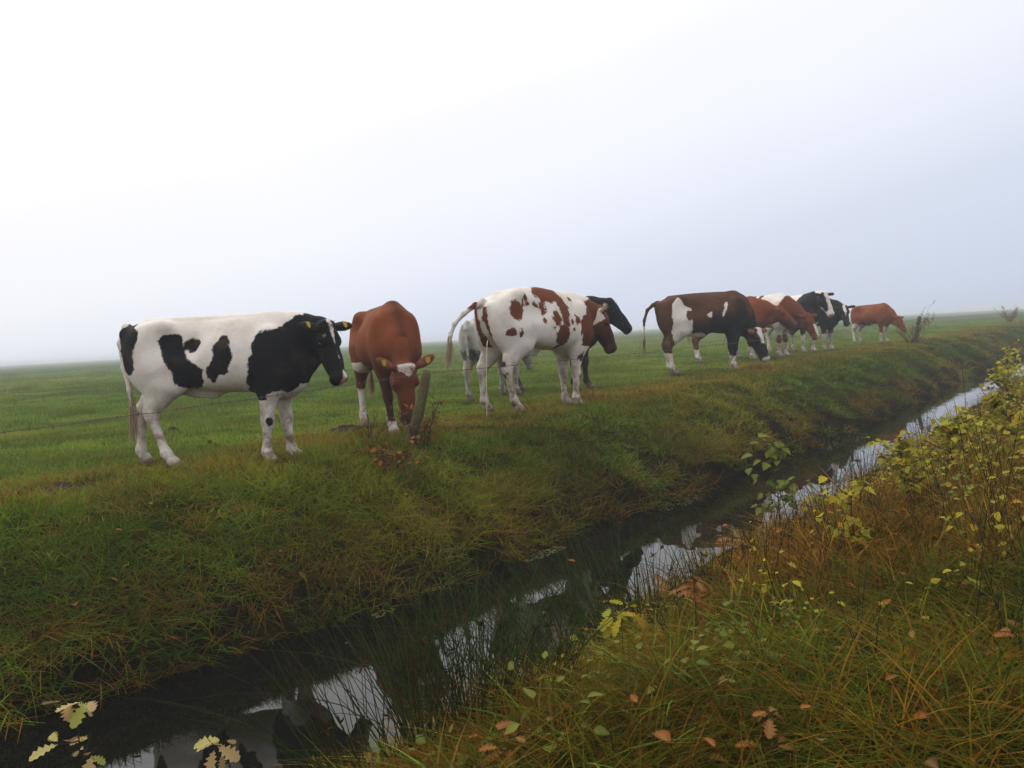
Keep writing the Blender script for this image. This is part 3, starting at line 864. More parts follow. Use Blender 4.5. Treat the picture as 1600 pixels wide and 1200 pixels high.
OAK = [(0, .02), (.10, .03), (.20, .16), (.27, .08), (.40, .26), (.48, .12), (.60, .31), (.69, .16), (.80, .26), (.88, .14), (.95, .15), (1.0, .03)]
OVAL = [(0, .02), (.1, .14), (.25, .30), (.45, .36), (.65, .30), (.85, .15), (1.0, .01)]
MAPLE = [(0, .02), (.06, .22), (.16, .46), (.26, .34), (.40, .50), (.52, .30), (.66, .34), (.80, .16), (1.0, .02)]
def add_leaf(ms, rg, base, d, nrm, L, shape=OAK, tone=.5, curlv=.25, fold=.25):
    d = unit(d); s = np.cross(nrm, d)
    if np.linalg.norm(s) < 1e-3: s = np.array([1.0, 0, 0])
    s = unit(s); n = np.cross(d, s)
    rows = []
    asym = rg.uniform(.85, 1.15)
    for t, w in shape:
        c = np.array(base) + d * t * L + n * (-curlv * t * t * L)
        rows += [c - s * w * L * asym + n * fold * w * L, c, c + s * w * L / asym + n * fold * w * L]
    k = len(shape)
    q = []
    for i in range(k - 1):
        o = i * 3
        q += [(o, o + 3, o + 4, o + 1), (o + 1, o + 4, o + 5, o + 2)]
    rib = np.tile([0, 1, 0], k)
    ms.add(rows, q, tone=tone, rib=rib)

PROTO = bpy.data.collections.new('tuft_shapes')          # never linked to the scene
def proto(name, me, mat):
    o = bpy.data.objects.new(name, me); me.materials.append(mat)
    return o

def scatter(name, label, cat, P, protos, idx, scl, spin, tilt=None, tdir=None, dry=None, hue=None, pale=None):
    n = len(P)
    c = bpy.data.collections.new(name + '_shapes')
    for k, p in enumerate(protos):
        p.name = 'shape_%02d_%s' % (k, name); c.objects.link(p)
    me = bpy.data.meshes.new(name); me.vertices.add(n); me.vertices.foreach_set('co', np.asarray(P, np.float32).ravel())
    tilt = np.zeros(n) if tilt is None else tilt; tdir = np.zeros(n) if tdir is None else tdir
    # R = Rz(tdir) Ry(tilt) Rz(spin - tdir): spin on its own axis, then lean towards tdir
    ca, sa, cb, sb, cg, sg = np.cos(tdir), np.sin(tdir), np.cos(tilt), np.sin(tilt), np.cos(spin - tdir), np.sin(spin - tdir)
    R00 = ca * cb * cg - sa * sg; R10 = sa * cb * cg + ca * sg; R20 = -sb * cg
    R21 = sb * sg; R22 = cb
    rot = np.stack([np.arctan2(R21, R22), np.arcsin(np.clip(-R20, -1, 1)), np.arctan2(R10, R00)], 1)
    attr(me, 'rot', rot, 'FLOAT_VECTOR'); attr(me, 'scl', scl if np.ndim(scl) == 2 else np.repeat(np.asarray(scl)[:, None], 3, 1), 'FLOAT_VECTOR')
    attr(me, 'idx', idx, 'INT'); attr(me, 'dry', np.zeros(n) if dry is None else dry); attr(me, 'hue', np.zeros(n) if hue is None else hue); attr(me, 'pale', np.full(n, .4) if pale is None else pale)
    o = obj(name, me)
    g = bpy.data.node_groups.new(name + '_nodes', 'GeometryNodeTree')
    g.interface.new_socket('Geometry', in_out='INPUT', socket_type='NodeSocketGeometry')
    g.interface.new_socket('Geometry', in_out='OUTPUT', socket_type='NodeSocketGeometry')
    gi = g.nodes.new('NodeGroupInput'); go = g.nodes.new('NodeGroupOutput')
    ip = g.nodes.new('GeometryNodeInstanceOnPoints'); ci = g.nodes.new('GeometryNodeCollectionInfo')
    ci.inputs['Collection'].default_value = c; ci.inputs['Separate Children'].default_value = True; ci.inputs['Reset Children'].default_value = True
    def na(nm, t):
        x = g.nodes.new('GeometryNodeInputNamedAttribute'); x.data_type = t; x.inputs['Name'].default_value = nm; return x.outputs['Attribute']
    er = g.nodes.new('FunctionNodeEulerToRotation')
    g.links.new(na('rot', 'FLOAT_VECTOR'), er.inputs[0])
    g.links.new(gi.outputs[0], ip.inputs['Points']); g.links.new(ci.outputs[0], ip.inputs['Instance'])
    ip.inputs['Pick Instance'].default_value = True
    g.links.new(na('idx', 'INT'), ip.inputs['Instance Index']); g.links.new(er.outputs[0], ip.inputs['Rotation'])
    g.links.new(na('scl', 'FLOAT_VECTOR'), ip.inputs['Scale'])
    g.links.new(ip.outputs[0], go.inputs[0])
    md = o.modifiers.new('scatter', 'NODES'); md.node_group = g
    tag(o, label, cat, kind='stuff')
    return o

def sample_polar(n, d0, d1, power, rg, a0=-47, a1=45):
    """points in a fan round the camera, density falling as distance ** -power"""
    e = 2 - power
    D = (d0 ** e + rg.random(n) * (d1 ** e - d0 ** e)) ** (1 / e)
    A = R(a0) + rg.random(n) * (R(a1) - R(a0))
    return D * np.sin(A), D * np.cos(A), D

VR = np.random.default_rng(21)
def tuft(seed, *args, **kw):
    ms = Mesh(); add_blades(ms, np.random.default_rng(seed), *args, **kw); return ms
def tufts(k, name, mat, *args, **kw):
    return [proto(name, tuft(100 * k + i, *args, **kw).build(name), mat) for i in range(5)]

gm = bpy.data.objects['ground'].data
gv = np.empty(len(gm.vertices) * 3, np.float32); gm.vertices.foreach_get('co', gv); gv = gv.reshape(-1, 3)
attr(gm, 'trodden', trodden(gv[:, 0], gv[:, 1]))
# ------------------------------------------------------------------ meadow grass
x, y, D = sample_polar(46000, 4.0, 75, 1.35, VR)
u, n = uv_of(x, y); a = n - far_edge(u)
k = a > .75 + 1.1 * VR.random(len(x)) + .4 * vnoise(x * .8, y * .8)
k &= VR.random(len(x)) > .55 * trodden(x, y)
x, y, D, a = x[k], y[k], D[k], a[k]
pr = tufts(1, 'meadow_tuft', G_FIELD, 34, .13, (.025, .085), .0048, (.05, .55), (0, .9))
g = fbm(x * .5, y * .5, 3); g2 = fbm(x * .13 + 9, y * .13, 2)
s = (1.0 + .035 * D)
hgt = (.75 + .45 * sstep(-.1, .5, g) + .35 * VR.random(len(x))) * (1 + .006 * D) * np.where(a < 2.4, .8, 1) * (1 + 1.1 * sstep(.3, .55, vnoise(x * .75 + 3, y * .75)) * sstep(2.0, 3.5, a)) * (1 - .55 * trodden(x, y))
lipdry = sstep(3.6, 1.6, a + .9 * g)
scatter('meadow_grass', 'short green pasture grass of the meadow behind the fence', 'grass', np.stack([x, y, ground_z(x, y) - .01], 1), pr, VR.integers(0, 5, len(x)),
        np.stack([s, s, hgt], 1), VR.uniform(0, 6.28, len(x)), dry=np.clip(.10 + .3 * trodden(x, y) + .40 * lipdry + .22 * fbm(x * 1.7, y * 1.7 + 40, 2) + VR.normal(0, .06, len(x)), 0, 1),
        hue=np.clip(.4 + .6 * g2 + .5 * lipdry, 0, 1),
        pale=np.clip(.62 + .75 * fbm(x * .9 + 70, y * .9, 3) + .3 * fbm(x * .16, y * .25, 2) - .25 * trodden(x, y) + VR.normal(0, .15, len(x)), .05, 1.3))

# ------------------------------------------------------------------ far bank
x, y, D = sample_polar(42000, 2.9, 60, 1.5, VR)
u, n = uv_of(x, y); a = n - far_edge(u)
k = (a > -.02) & (a < 1.2 + 1.6 * VR.random(len(x)) + .5 * vnoise(x * .8, y * .8))
x, y, D, a = x[k], y[k], D[k], a[k]
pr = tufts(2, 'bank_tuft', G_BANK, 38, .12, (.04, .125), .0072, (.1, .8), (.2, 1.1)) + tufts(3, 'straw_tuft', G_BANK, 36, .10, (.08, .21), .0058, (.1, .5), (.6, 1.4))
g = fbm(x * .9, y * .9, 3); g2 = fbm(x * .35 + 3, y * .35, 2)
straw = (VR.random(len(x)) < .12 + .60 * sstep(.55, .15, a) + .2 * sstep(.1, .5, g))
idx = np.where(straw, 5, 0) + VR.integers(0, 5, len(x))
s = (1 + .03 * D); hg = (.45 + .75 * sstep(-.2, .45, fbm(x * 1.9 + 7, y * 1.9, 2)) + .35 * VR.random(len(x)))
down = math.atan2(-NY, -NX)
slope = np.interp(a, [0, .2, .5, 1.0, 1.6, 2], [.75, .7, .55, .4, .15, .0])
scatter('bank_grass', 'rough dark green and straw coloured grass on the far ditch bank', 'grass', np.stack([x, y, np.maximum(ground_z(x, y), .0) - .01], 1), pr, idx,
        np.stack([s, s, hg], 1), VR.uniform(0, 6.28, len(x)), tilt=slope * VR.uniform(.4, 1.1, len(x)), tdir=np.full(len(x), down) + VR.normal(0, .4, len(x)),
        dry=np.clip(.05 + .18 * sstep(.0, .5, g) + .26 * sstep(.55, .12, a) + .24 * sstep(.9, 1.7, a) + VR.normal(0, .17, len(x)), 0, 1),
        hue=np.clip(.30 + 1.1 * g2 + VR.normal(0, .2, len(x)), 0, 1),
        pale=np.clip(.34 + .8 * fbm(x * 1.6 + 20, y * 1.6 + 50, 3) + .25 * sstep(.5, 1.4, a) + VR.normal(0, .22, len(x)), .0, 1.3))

# ------------------------------------------------------------------ near bank
x, y, D = sample_polar(34000, 1.0, 55, 1.45, VR, -62, 62)
u, n = uv_of(x, y); b = near_edge(u) - n
k = (b > -.08) & (b < 7)
x, y, D, b = x[k], y[k], D[k], b[k]
def stalks(seed, n, rad, h, r, side):
    rg = np.random.default_rng(seed); ms = Mesh()
    for i in range(n):
        p = np.array([*(rg.normal(0, rad, 2)), 0.0]); d = unit([rg.normal(0, .22), rg.normal(0, .22), 1]); L = rg.uniform(*h)
        bend = rg.normal(0, .12, 3); t = np.linspace(0, 1, 6)
        pts = p + np.outer(t * L, d) + np.outer(t ** 2 * L, bend)
        ms.tube(pts, r * (1 - .7 * t), 4, False, tone=rg.random(), tone_b=rg.random(), along=0)
        for j in range(rg.integers(side[0], side[1] + 1)):
            f = rg.uniform(.35, .95); q = p + d * f * L + f * f * L * bend; dd = unit(d + rg.normal(0, .6, 3)); l = L * rg.uniform(.1, .3)
            ms.tube([q, q + dd * l * .6, q + dd * l + np.array([0, 0, .02])], [r * .55, r * .4, r * .25], 3, False, tone=rg.random(), tone_b=rg.random(), along=0)
    return ms
def fern(seed):
    rg = np.random.default_rng(seed); ms = Mesh()
    for i in range(7):
        az = rg.uniform(0, 6.28); L = rg.uniform(.18, .36); d = np.array([math.cos(az), math.sin(az), 0]); 
        for t in np.linspace(.2, 1, 16):
            c = d * t * L * .8 + np.array([0, 0, 1]) * (t - .55 * t * t) * L * 1.5
            for s in (1, -1):
                sd = np.array([-d[1], d[0], 0]) * s
                add_leaf(ms, rg, c, sd + d * .5 + np.array([0, 0, rg.normal(0, .3)]), np.array([0, 0, 1.0]), L * .15 * (1.15 - t * .75) * rg.uniform(.6, 1.2), OVAL[::2] + [OVAL[-1]], rg.random(), rg.uniform(0, .6), .2)
    return ms
def herb(seed, n=20, size=(.022, .045), h=.30, shape=OVAL):
    rg = np.random.default_rng(seed); ms = Mesh()
    for i in range(n):
        az = rg.uniform(0, 6.28); rr = rg.uniform(.01, .13); z = rg.uniform(.04, h)
        d = np.array([math.cos(az), math.sin(az), rg.uniform(-.5, .5)])
        tn = rg.random(); p1 = d * rr + np.array([0, 0, z]); ms.tube([d * rr * .2 * [1, 1, 0], (d * rr * .2 * [1, 1, 0] + p1) / 2 + [0, 0, .02], p1], [.0018, .0014, .0008], 3, False, tone=tn, rib=0.)
        add_leaf(ms, rg, p1, d, np.array([0, 0, 1.0]) + rg.normal(0, .35, 3), rg.uniform(*size), shape, tn, rg.uniform(-.1, .5), .25)
    return ms
p_fine = tufts(4, 'fine_tuft', G_NEAR, 38, .11, (.10, .30), .0058, (.1, .6), (.4, 1.6))
p_long = tufts(5, 'long_tuft', G_NEAR, 18, .09, (.20, .44), .0064, (.05, .45), (.3, 1.4), segs=6)
p_broad = tufts(6, 'broad_tuft', G_FIELD, 13, .08, (.12, .32), .012, (.1, .6), (.3, 1.3), segs=5)
p_stalk = [proto('stalk_cluster', stalks(700 + i, 5, .07, (.25, .52), .0022, (1, 4)).build('stalk_cluster'), M_TWIG) for i in range(5)]
p_fern = [proto('rust_fern', fern(800 + i).build('rust_fern'), L_RUST) for i in range(5)]
p_weed = [proto('green_weed', herb(950 + i, 26, (.022, .05), .22).build('green_weed'), L_GREEN) for i in range(5)]
p_herb = [proto('yellow_herb', herb(900 + i).build('yellow_herb'), L_YELLOW) for i in range(5)]
g = fbm(x * .8, y * .8, 3); g2 = fbm(x * .45 + 30, y * .45 + 8, 2); rnd = VR.random(len(x))
u, n = uv_of(x, y)
rust = sstep(.0, .5, fbm(u * .45 + 60, n * .6, 2) + .12 + .55 * np.exp(-((u - 5.8) / 1.2) ** 2) * sstep(1.4, .2, np.abs(b - .5)) - .15)
typ = np.zeros(len(x), int)
typ = np.where(rnd < .30, 1, typ)
typ = np.where((rnd > .78 + .12 * sstep(2.5, 5, D)) & (g2 > -.25), 2, typ)
brown = sstep(-.1, .35, g + .30 * sstep(3.5, 6, u) - .28 * sstep(4.5, 3.0, u))
typ = np.where((rnd > .30) & (rnd < .30 + .015 + .045 * brown), 3, typ)
typ = np.where((rnd > .52) & (rnd < .52 + .24 * rust), 4, typ)
typ = np.where((rnd > .72) & (rnd < .745 + .07 * sstep(0, .5, g2) + .22 * sstep(4.5, 7, u) * sstep(.2, 1.0, b)) & (D > 3.2), 5, typ)
typ = np.where((VR.random(len(x)) < .09 * sstep(.25, .6, b) * sstep(-.4, .2, g2 - .3 * rust)) & (typ < 2), 6, typ)
k = ~((D < 2.6) & np.isin(typ, (3, 4))) & ~((D < 4.6) & (typ == 4)) & ~((b < .55) & (typ == 3)) & ~((b < .3) & (VR.random(len(x)) < .5)) & ~((vnoise(x * 3.1, y * 3.1) > .25) & (VR.random(len(x)) < .6))
x, y, D, b, g, g2, typ, brown, rust, u = [q[k] for q in (x, y, D, b, g, g2, typ, brown, rust, u)]
s = (.85 + .35 * VR.random(len(x))) * (1 + .02 * D); hg = s * (.75 + .35 * sstep(-.3, .4, g)) * np.where(D < 2.2, .75, 1.0) * (.32 + .68 * sstep(.15, 1.25, b))
# one object per kind of growth
def near(kinds, name, label, cat, protos, nper):
    q = np.isin(typ, kinds)
    ix = VR.integers(0, 5, q.sum()) + (5 * (typ[q] == kinds[-1]) if len(kinds) > 1 else 0)
    X, Y = x[q], y[q]
    scatter(name, label, cat, np.stack([X, Y, np.maximum(ground_z(X, Y), 0) - .01], 1), protos, ix, np.stack([s[q], s[q], hg[q]], 1), VR.uniform(0, 6.28, q.sum()),
            tilt=np.abs(VR.normal(.12, .16, q.sum())), tdir=np.full(q.sum(), math.atan2(NY, NX)) + VR.normal(0, .9, q.sum()),
            dry=np.clip(.10 + .42 * brown[q] + .15 * rust[q] + .02 + VR.normal(0, .24, q.sum()), 0, 1), hue=np.clip(.42 + 1.2 * g2[q] + VR.normal(0, .2, q.sum()), 0, 1),
            pale=(.30 if kinds[0] == 2 else 0) + np.clip(.10 + .24 * sstep(3, 6, u[q]) + .6 * fbm(X * 2 + 20, Y * 2 + 50, 3) + VR.normal(0, .32, q.sum()), -.15, 1.5))
near([0, 1], 'autumn_grass', 'long yellowing autumn grass on the near ditch bank', 'grass', p_fine + p_long, 5)
near([2], 'broad_grass', 'bright green broad bladed grass on the near bank', 'grass', p_broad, 5)
near([3], 'dead_stalks', 'thin dark dead stalks standing in the near bank grass', 'stalks', p_stalk, 5)
near([4], 'rust_undergrowth', 'rust orange withered undergrowth on the near bank', 'undergrowth', p_fern, 5)
near([6], 'green_weeds', 'low green leaved weeds among the near bank grass', 'weeds', p_weed, 5)
near([5], 'yellow_undergrowth', 'low yellow leaved undergrowth on the near bank', 'undergrowth', p_herb, 5)

# ------------------------------------------------------------------ fallen leaves
def flat_leaf(seed):
    rg = np.random.default_rng(seed); ms = Mesh()
    add_leaf(ms, rg, (-.04, 0, .006), (1, 0, rg.uniform(-.1, .25)), np.array([0, 0, 1.0]) + rg.normal(0, .2, 3),   .07, OAK if seed % 2 else OVAL, .2 * (seed % 5), rg.uniform(-.3, .4), rg.uniform(.1, .5))
    return ms
pl = [proto('dead_leaf', flat_leaf(40 + i).build('dead_leaf'), L_FALLEN) for i in range(6)]
x, y, D = sample_polar(2600, 1.5, 26, 1.4, VR, -50, 50)
u, n = uv_of(x, y); a = n - far_edge(u); b = near_edge(u) - n
k = ((a > .1) & (a < 4.5) & (VR.random(len(x)) < .30)) | ((b > 0) & (VR.random(len(x)) < .6)) | ((a < -.05) & (b < -.05) & (VR.random(len(x)) < .025))
x, y, a, b = x[k], y[k], a[k], b[k]
onw = (a < 0) & (b < 0)
lift = np.where(onw, .003, np.where(b > 0, VR.uniform(.05, .20, len(x)), VR.uniform(.03, .09, len(x))))
scatter('fallen_leaves', 'fallen brown and orange leaves lying in the grass', 'leaves', np.stack([x, y, np.maximum(ground_z(x, y), 0) + lift], 1), pl, VR.integers(0, 6, len(x)),
        VR.uniform(.45, .95, len(x)), VR.uniform(0, 6.28, len(x)), tilt=np.where(onw, 0, np.abs(VR.normal(.2, .35, len(x)))), tdir=VR.uniform(0, 6.28, len(x)), hue=VR.random(len(x)))

# ------------------------------------------------------------------ rush clumps along the near edge
def rush(px, py, n, h, rad, label, lean=(.0, .45), bias=None, dry=.0, D=None):
    p = ground_hit(px, py) if D is None else on_ground(px, D)
    rg = np.random.default_rng(int(px * 3 + py))
    ms = Mesh()
    for i in range(int(n * .8)):
        az = rg.uniform(0, 6.28); r = rad * math.sqrt(rg.random()); L = rg.uniform(*h) * .95
        b0 = np.array([r * math.cos(az), r * math.sin(az), -.03])
        o = unit([math.cos(az) + rg.normal(0, .4) + (bias[0] if bias else 0), math.sin(az) + rg.normal(0, .4) + (bias[1] if bias else 0), 0])
        le = rg.uniform(*lean); cu = abs(rg.normal(0, .22)) + (.5 if rg.random() < .12 else 0)
        t = np.linspace(0, 1, 7)
        pts = b0 + np.outer((le * t + cu * t ** 2.2) * L, o) + np.outer((t - .35 * cu * t ** 2.4) * L * (1 - .2 * le), [0, 0, 1])
        ms.tube(pts, .0033 * (1 - .8 * t), 3, False, tone=rg.random(), tone_b=rg.random() + (1 if rg.random() < dry + .12 else 0) * .9, along=0)
        if rg.random() < .10:
            q = pts[4]
            for j in range(5):
                d = unit(rg.normal(0, 1, 3) + np.array([0, 0, .4])); ms.tube([q, q + d * .018, q + d * .03], [.002, .004, .001], 3, False, tone=.9, tone_b=1.6, along=0)
    root = obj('rush_clump', ms.build('rush_clump'), G_RUSH)
    root.location = (p.x, p.y, max(p.z, 0))
    tag(root, label, 'rush', 'rush clumps along the near water edge')
for r_ in [
    (575, 1235, 70, (.45, .85), .14, 'sparse rush clump at the bottom of the frame, leaning left over the water', (.1, .6), (-.5, .4), .25),
    (672, 1190, 110, (.5, .95), .13, 'tall dark rush clump left of the densest rushes, before the lowest sky reflection'),
    (745, 1165, 140, (.5, .95), .14, 'densest tall rush clump, below the sky gap reflected between the red and the white cow'),
    (830, 1120, 100, (.45, .80), .13, 'rush clump just right of the densest clump, stems spreading to both sides'),
    (890, 1060, 100, (.40, .85), .14, 'rush clump with long stems arching left across the black water', (.2, .8), (-1.2, .5)),
    (960, 1010, 110, (.40, .80), .15, 'rush clump left of the pink brown oak sprig, stems fanned out low', (.2, .7), (-.8, .4)),
    (1030, 965, 90, (.35, .60), .14, 'rush clump standing in front of the reflected grazing cow'),
    (1105, 930, 70, (.35, .58), .13, 'upright rush clump right of the pink brown oak sprig'),
    (1195, 868, 60, (.32, .60), .14, 'rush clump beside the rust coloured ferns near the green sapling'),
    (1300, 792, 60, (.35, .65), .16, 'rush clump standing below the green leaved sapling on the water edge'),
    (1352, 748, 70, (.35, .70), .18, 'dark rush clump where the bright water narrows behind the yellow saplings'),
    (1440, 690, 60, (.35, .7), .2, 'farthest rush clump at the water edge behind the yellow saplings')]:
    rush(*r_)

# ------------------------------------------------------------------ saplings and sprigs
def leafy(name, label, cat, p, h, nbr, per, leaf, mat, shape, spread=.5, group=None, lean=(0, 0), seed=1, r0=.006, low=.2, twig=None, droop=.0):
    rg = np.random.default_rng(seed)
    root = empty(name, p); tag(root, label, cat, group)
    st = Mesh(); lv = Mesh()
    t = np.linspace(0, 1, 8)
    bend = rg.normal(0, .07, 3)
    main = np.outer(t * h, unit([lean[0], lean[1], 1])) + np.outer(np.sin(t * 3) * h, bend * [1, 1, 0]); main[0, 2] -= .05
    st.tube(main, r0 * (1 - .75 * t), 5)
    br = [(main, 1.0)]
    for i in range(nbr):
        f = rg.uniform(low, .95); b0 = np.array([np.interp(f, t, main[:, c]) for c in range(3)])
        az = rg.uniform(0, 6.28); L = h * spread * rg.uniform(.4, 1.0) * (1.15 - f * .6)
        d = unit([math.cos(az), math.sin(az), rg.uniform(.1, .9)])
        tt = np.linspace(0, 1, 5)
        pts = b0 + np.outer(tt * L, d) + np.outer(tt ** 2 * L * .25, [0, 0, 1 - 2 * droop])
        st.tube(pts, r0 * .55 * (1 - .75 * tt), 4); br.append((pts, L / h))
    for pts, rel in br:
        m = per if rel < 1 else max(2, per)
        tl_ = np.linspace(0, 1, len(pts))
        for j in range(m):
            f = rg.uniform(.35 if rel == 1.0 else .2, 1.0)
            b0 = np.array([np.interp(f, tl_, pts[:, c]) for c in range(3)])
            az = rg.uniform(0, 6.28)
            d = unit(np.array([math.cos(az), math.sin(az), rg.uniform(-.55, .35)]))
            L = leaf * rg.uniform(.6, 1.2)
            st.tube([b0, b0 + d * L * .25], r0 * .16, 3, False)
            add_leaf(lv, rg, b0 + d * L * .22, d + np.array([0, 0, -.15]), np.array([0, -.25, 1.0]) + rg.normal(0, .28, 3), L, shape, rg.random(), rg.uniform(0, .5), rg.uniform(.1, .35))
    me = st.build('stem')
    obj('stem', me, twig or M_TWIG, root)
    if lv.n: obj('leaves', lv.build('leaves'), mat, root)
    return root

p = ground_hit(1222, 838); leafy('sapling', 'green leaved sapling standing at the water edge in front of the dark ditch', 'sapling', p, .66, 14, 5, .072, L_GREEN, MAPLE, .42, seed=5, low=.25)
YG = 'yellow leaved saplings on the near bank'
for i, (px, py, h, nb, per, lf, sd, lab) in enumerate([
    (1425, 800, .50, 26, 10, .050, 11, 'yellow green sapling leaning out over the narrow bright water, left end of the yellow row'),
    (1500, 770, .52, 28, 10, .050, 12, 'yellow sapling with green inner leaves in the middle of the yellow row'),
    (1565, 735, .55, 30, 10, .050, 13, 'yellow leaved sapling at the right edge of the picture'),
    (1575, 668, .66, 24, 9, .058, 14, 'taller golden sapling farther along the bank, its top near the horizon'),
    (1350, 880, .38, 9, 5, .055, 15, 'small sapling with a few lemon yellow leaves among the rust coloured ferns'),
    (1588, 628, .8, 20, 8, .065, 16, 'farthest golden sapling, rising over the vanishing ditch')]):
    leafy('sapling', lab, 'sapling', ground_hit(px, py), h, nb, per, lf, L_YELLOW, MAPLE, .6, group=YG, seed=sd, lean=(-.1, .05), low=.2)
leafy('oak_sprig', 'pale yellow and green oak sprig over black water in the lower left corner', 'oak sprig', on_ground(76, 2.45), .96, 5, 3, .075, L_OAK, OAK, .34, seed=31, low=.72, r0=.005)
leafy('oak_sprig', 'small oak sprig with one pale tip leaf right of the lower left corner sprig', 'oak sprig', on_ground(290, 2.62), .60, 3, 3, .07, L_OAK, OAK, .3, seed=32, low=.75, r0=.005)
leafy('oak_sprig', 'oak sprig with pink brown leaves among the rushes below the reflected cow', 'oak sprig', ground_hit(1086, 1010), .34, 7, 5, .055, L_ORANGE, OAK, .5, seed=33, low=.5, r0=.004)
leafy('oak_sprig', 'oak sprig with lemon yellow leaves left of the pink brown one', 'oak sprig', ground_hit(975, 1060), .30, 4, 4, .085, L_YELLOW, OAK, .5, seed=34, low=.5, r0=.004)
leafy('oak_sprig', 'bright orange oak sprig at the bottom edge right of the middle', 'oak sprig', ground_hit(1205, 1235), .20, 4, 3, .055, L_ORANGE, OAK, .4, seed=35, low=.4, r0=.004)
leafy('oak_sprig', 'orange oak sprig at the bottom edge beside the tall rushes', 'oak sprig', ground_hit(820, 1235), .22, 5, 3, .06, L_ORANGE, OAK, .5, seed=36, low=.3, r0=.004)
leafy('oak_sprig', 'low oak sprig with orange leaves by the right edge of the picture', 'oak sprig', ground_hit(1590, 1075), .18, 4, 3, .06, L_ORANGE, OAK, .5, seed=37, low=.3, r0=.004)

# ------------------------------------------------------------------ fence, dead brambles
m = Nodes('weathered_post_wood'); co = m.objco()
mp = m.n('ShaderNodeMapping', {'Vector': co, 'Scale': (40, 40, 4)})
nn = m.noise(mp.outputs[0], 2.0, 5, .65); ns = m.noise(co, 16, 4, .6)
c = m.mix(nn, (.040, .032, .014), (.150, .120, .055)); c = m.mix(m.ramp(ns, .48, .68), c, (.10, .115, .03))
M_POST = m.done(m.bsdf(c, .9, bump=nn, bstr=.6, bdist=.01, spec=.15))
M_WIRE = simple('rusty_wire', (.035, .026, .022), .6, .4, 80)
fence = empty('wire_fence', on_ground(640, 7.7)); tag(fence, 'barbed wire fence with rough leaning wooden posts along the ditch top', 'fence')
def local(p): return Vector(p) - fence.location
def post(base, top, r0, r1, seed):
    rg = np.random.default_rng(seed); ms = Mesh(); n = 12; t = np.linspace(0, 1, n)
    b = np.array(local(base)) + np.array([0, 0, -.15]); e = np.array(local(top))
    pts = b + np.outer(t, e - b) + np.outer(np.sin(t * np.pi), rg.normal(0, .012, 3))
    rad = (r0 + (r1 - r0) * t) * (1 + rg.normal(0, .035, n)); rad[-1] *= .9
    ms.tube(pts, rad, 12)
    return obj('fence_post', ms.build('fence_post'), M_POST, fence)
pb = ground_hit(630, 696)
def at(px, py, D):
    r_ = ray(px, py); return Vector((0, 0, CAM_Z)) + r_ * D
p_top = at(667, 578, pb.y - .05)
post(pb, p_top, .050, .043, 3)
fb = on_ground(1428, 23.5); ft = at(1437, 494, 23.4)
post(fb, ft, .055, .05, 4)
uL, nL = uv_of(pb.x, pb.y)
lx, ly = xy_of(uL - 7.5, nL + .1); lb = Vector((lx, ly, float(ground_z(lx, ly)))); post(lb, lb + Vector((.03, .02, .62)), .06, .05, 5)
rx, ry = xy_of(uL + 60, nL + .3); rb = Vector((rx, ry, float(ground_z(rx, ry)))); post(rb, rb + Vector((.03, .02, .7)), .055, .05, 6)
def wire(a, b, sag, seed):
    rg = np.random.default_rng(seed); ms = Mesh(); a = np.array(local(a)); b = np.array(local(b)); n = 60; t = np.linspace(0, 1, n)
    pts = a + np.outer(t, b - a) + np.outer(4 * t * (1 - t) * -sag, [0, 0, 1]) + rg.normal(0, .0025, (n, 3))
    ms.tube(pts, .0026, 4, False)
    L = np.linalg.norm(b - a); d = (b - a) / L
    for s in np.arange(.1, L, .13):
        c = np.array([np.interp(s / L, t, pts[:, k]) for k in range(3)])
        for j in range(2):
            v = unit(np.cross(d, rg.normal(0, 1, 3)))
            ms.tube([c - v * .016, c + d * .004, c + v * .016], [.0012, .003, .0012], 3, False)
    obj('barbed_wire', ms.build('barbed_wire'), M_WIRE, fence)
w_top = p_top - Vector((0, .05, .03))
wire(lb + Vector((.03, -.05, .50)), w_top, .02, 1)
wire(w_top, ft - Vector((0, .06, .08)), .06, 2)
wire(ft - Vector((0, .06, .08)), rb + Vector((.03, -.06, .6)), .04, 3)

def bramble(name, label, p, n, h, seed, leaves=0, mat=None, r=.004, spread=.35, cat='bramble'):
    rg = np.random.default_rng(seed); root = empty(name, p); tag(root, label, cat)
    st = Mesh(); lv = Mesh()
    for i in range(n):
        az = rg.uniform(0, 6.28); L = rg.uniform(*h); d = unit([math.cos(az) * spread, math.sin(az) * spread, 1]); t = np.linspace(0, 1, 8)
        wob = np.cumsum(rg.normal(0, .035 * L, (8, 3)), 0) * t[:, None]
        pts = np.array([rg.normal(0, .06), rg.normal(0, .06), -.04]) + np.outer(t * L, d) + wob + np.outer(t ** 2 * L * rg.uniform(0, .5), [d[0], d[1], -.5])
        st.tube(pts, r * (1 - .75 * t), 4, False)
        for j in range(rg.integers(3, 8)):
            k = rg.integers(2, 8); q = pts[k]; dd = unit(d + rg.normal(0, .7, 3)); l = L * rg.uniform(.12, .3)
            e = q + dd * l + rg.normal(0, .01, 3)
            st.tube([q, (q + e) / 2 + rg.normal(0, .012, 3), e], [r * .5, r * .4, r * .2], 3, False)
            for jj in range(leaves):
                c = q + (e - q) * rg.uniform(.3, 1)
                add_leaf(lv, rg, c, rg.normal(0, 1, 3), rg.normal(0, 1, 3) + [0, 0, 1], rg.uniform(.03, .06), OVAL, rg.random(), .2, .3)
    obj('stem', st.build('stem'), M_TWIG, root)
    if lv.n: obj('leaves', lv.build('leaves'), mat, root)
bramble('dead_bramble', 'bare dead bramble left of the leaning post, in front of the red brown cow', ground_hit(582, 696), 7, (.22, .46), 61, 0)
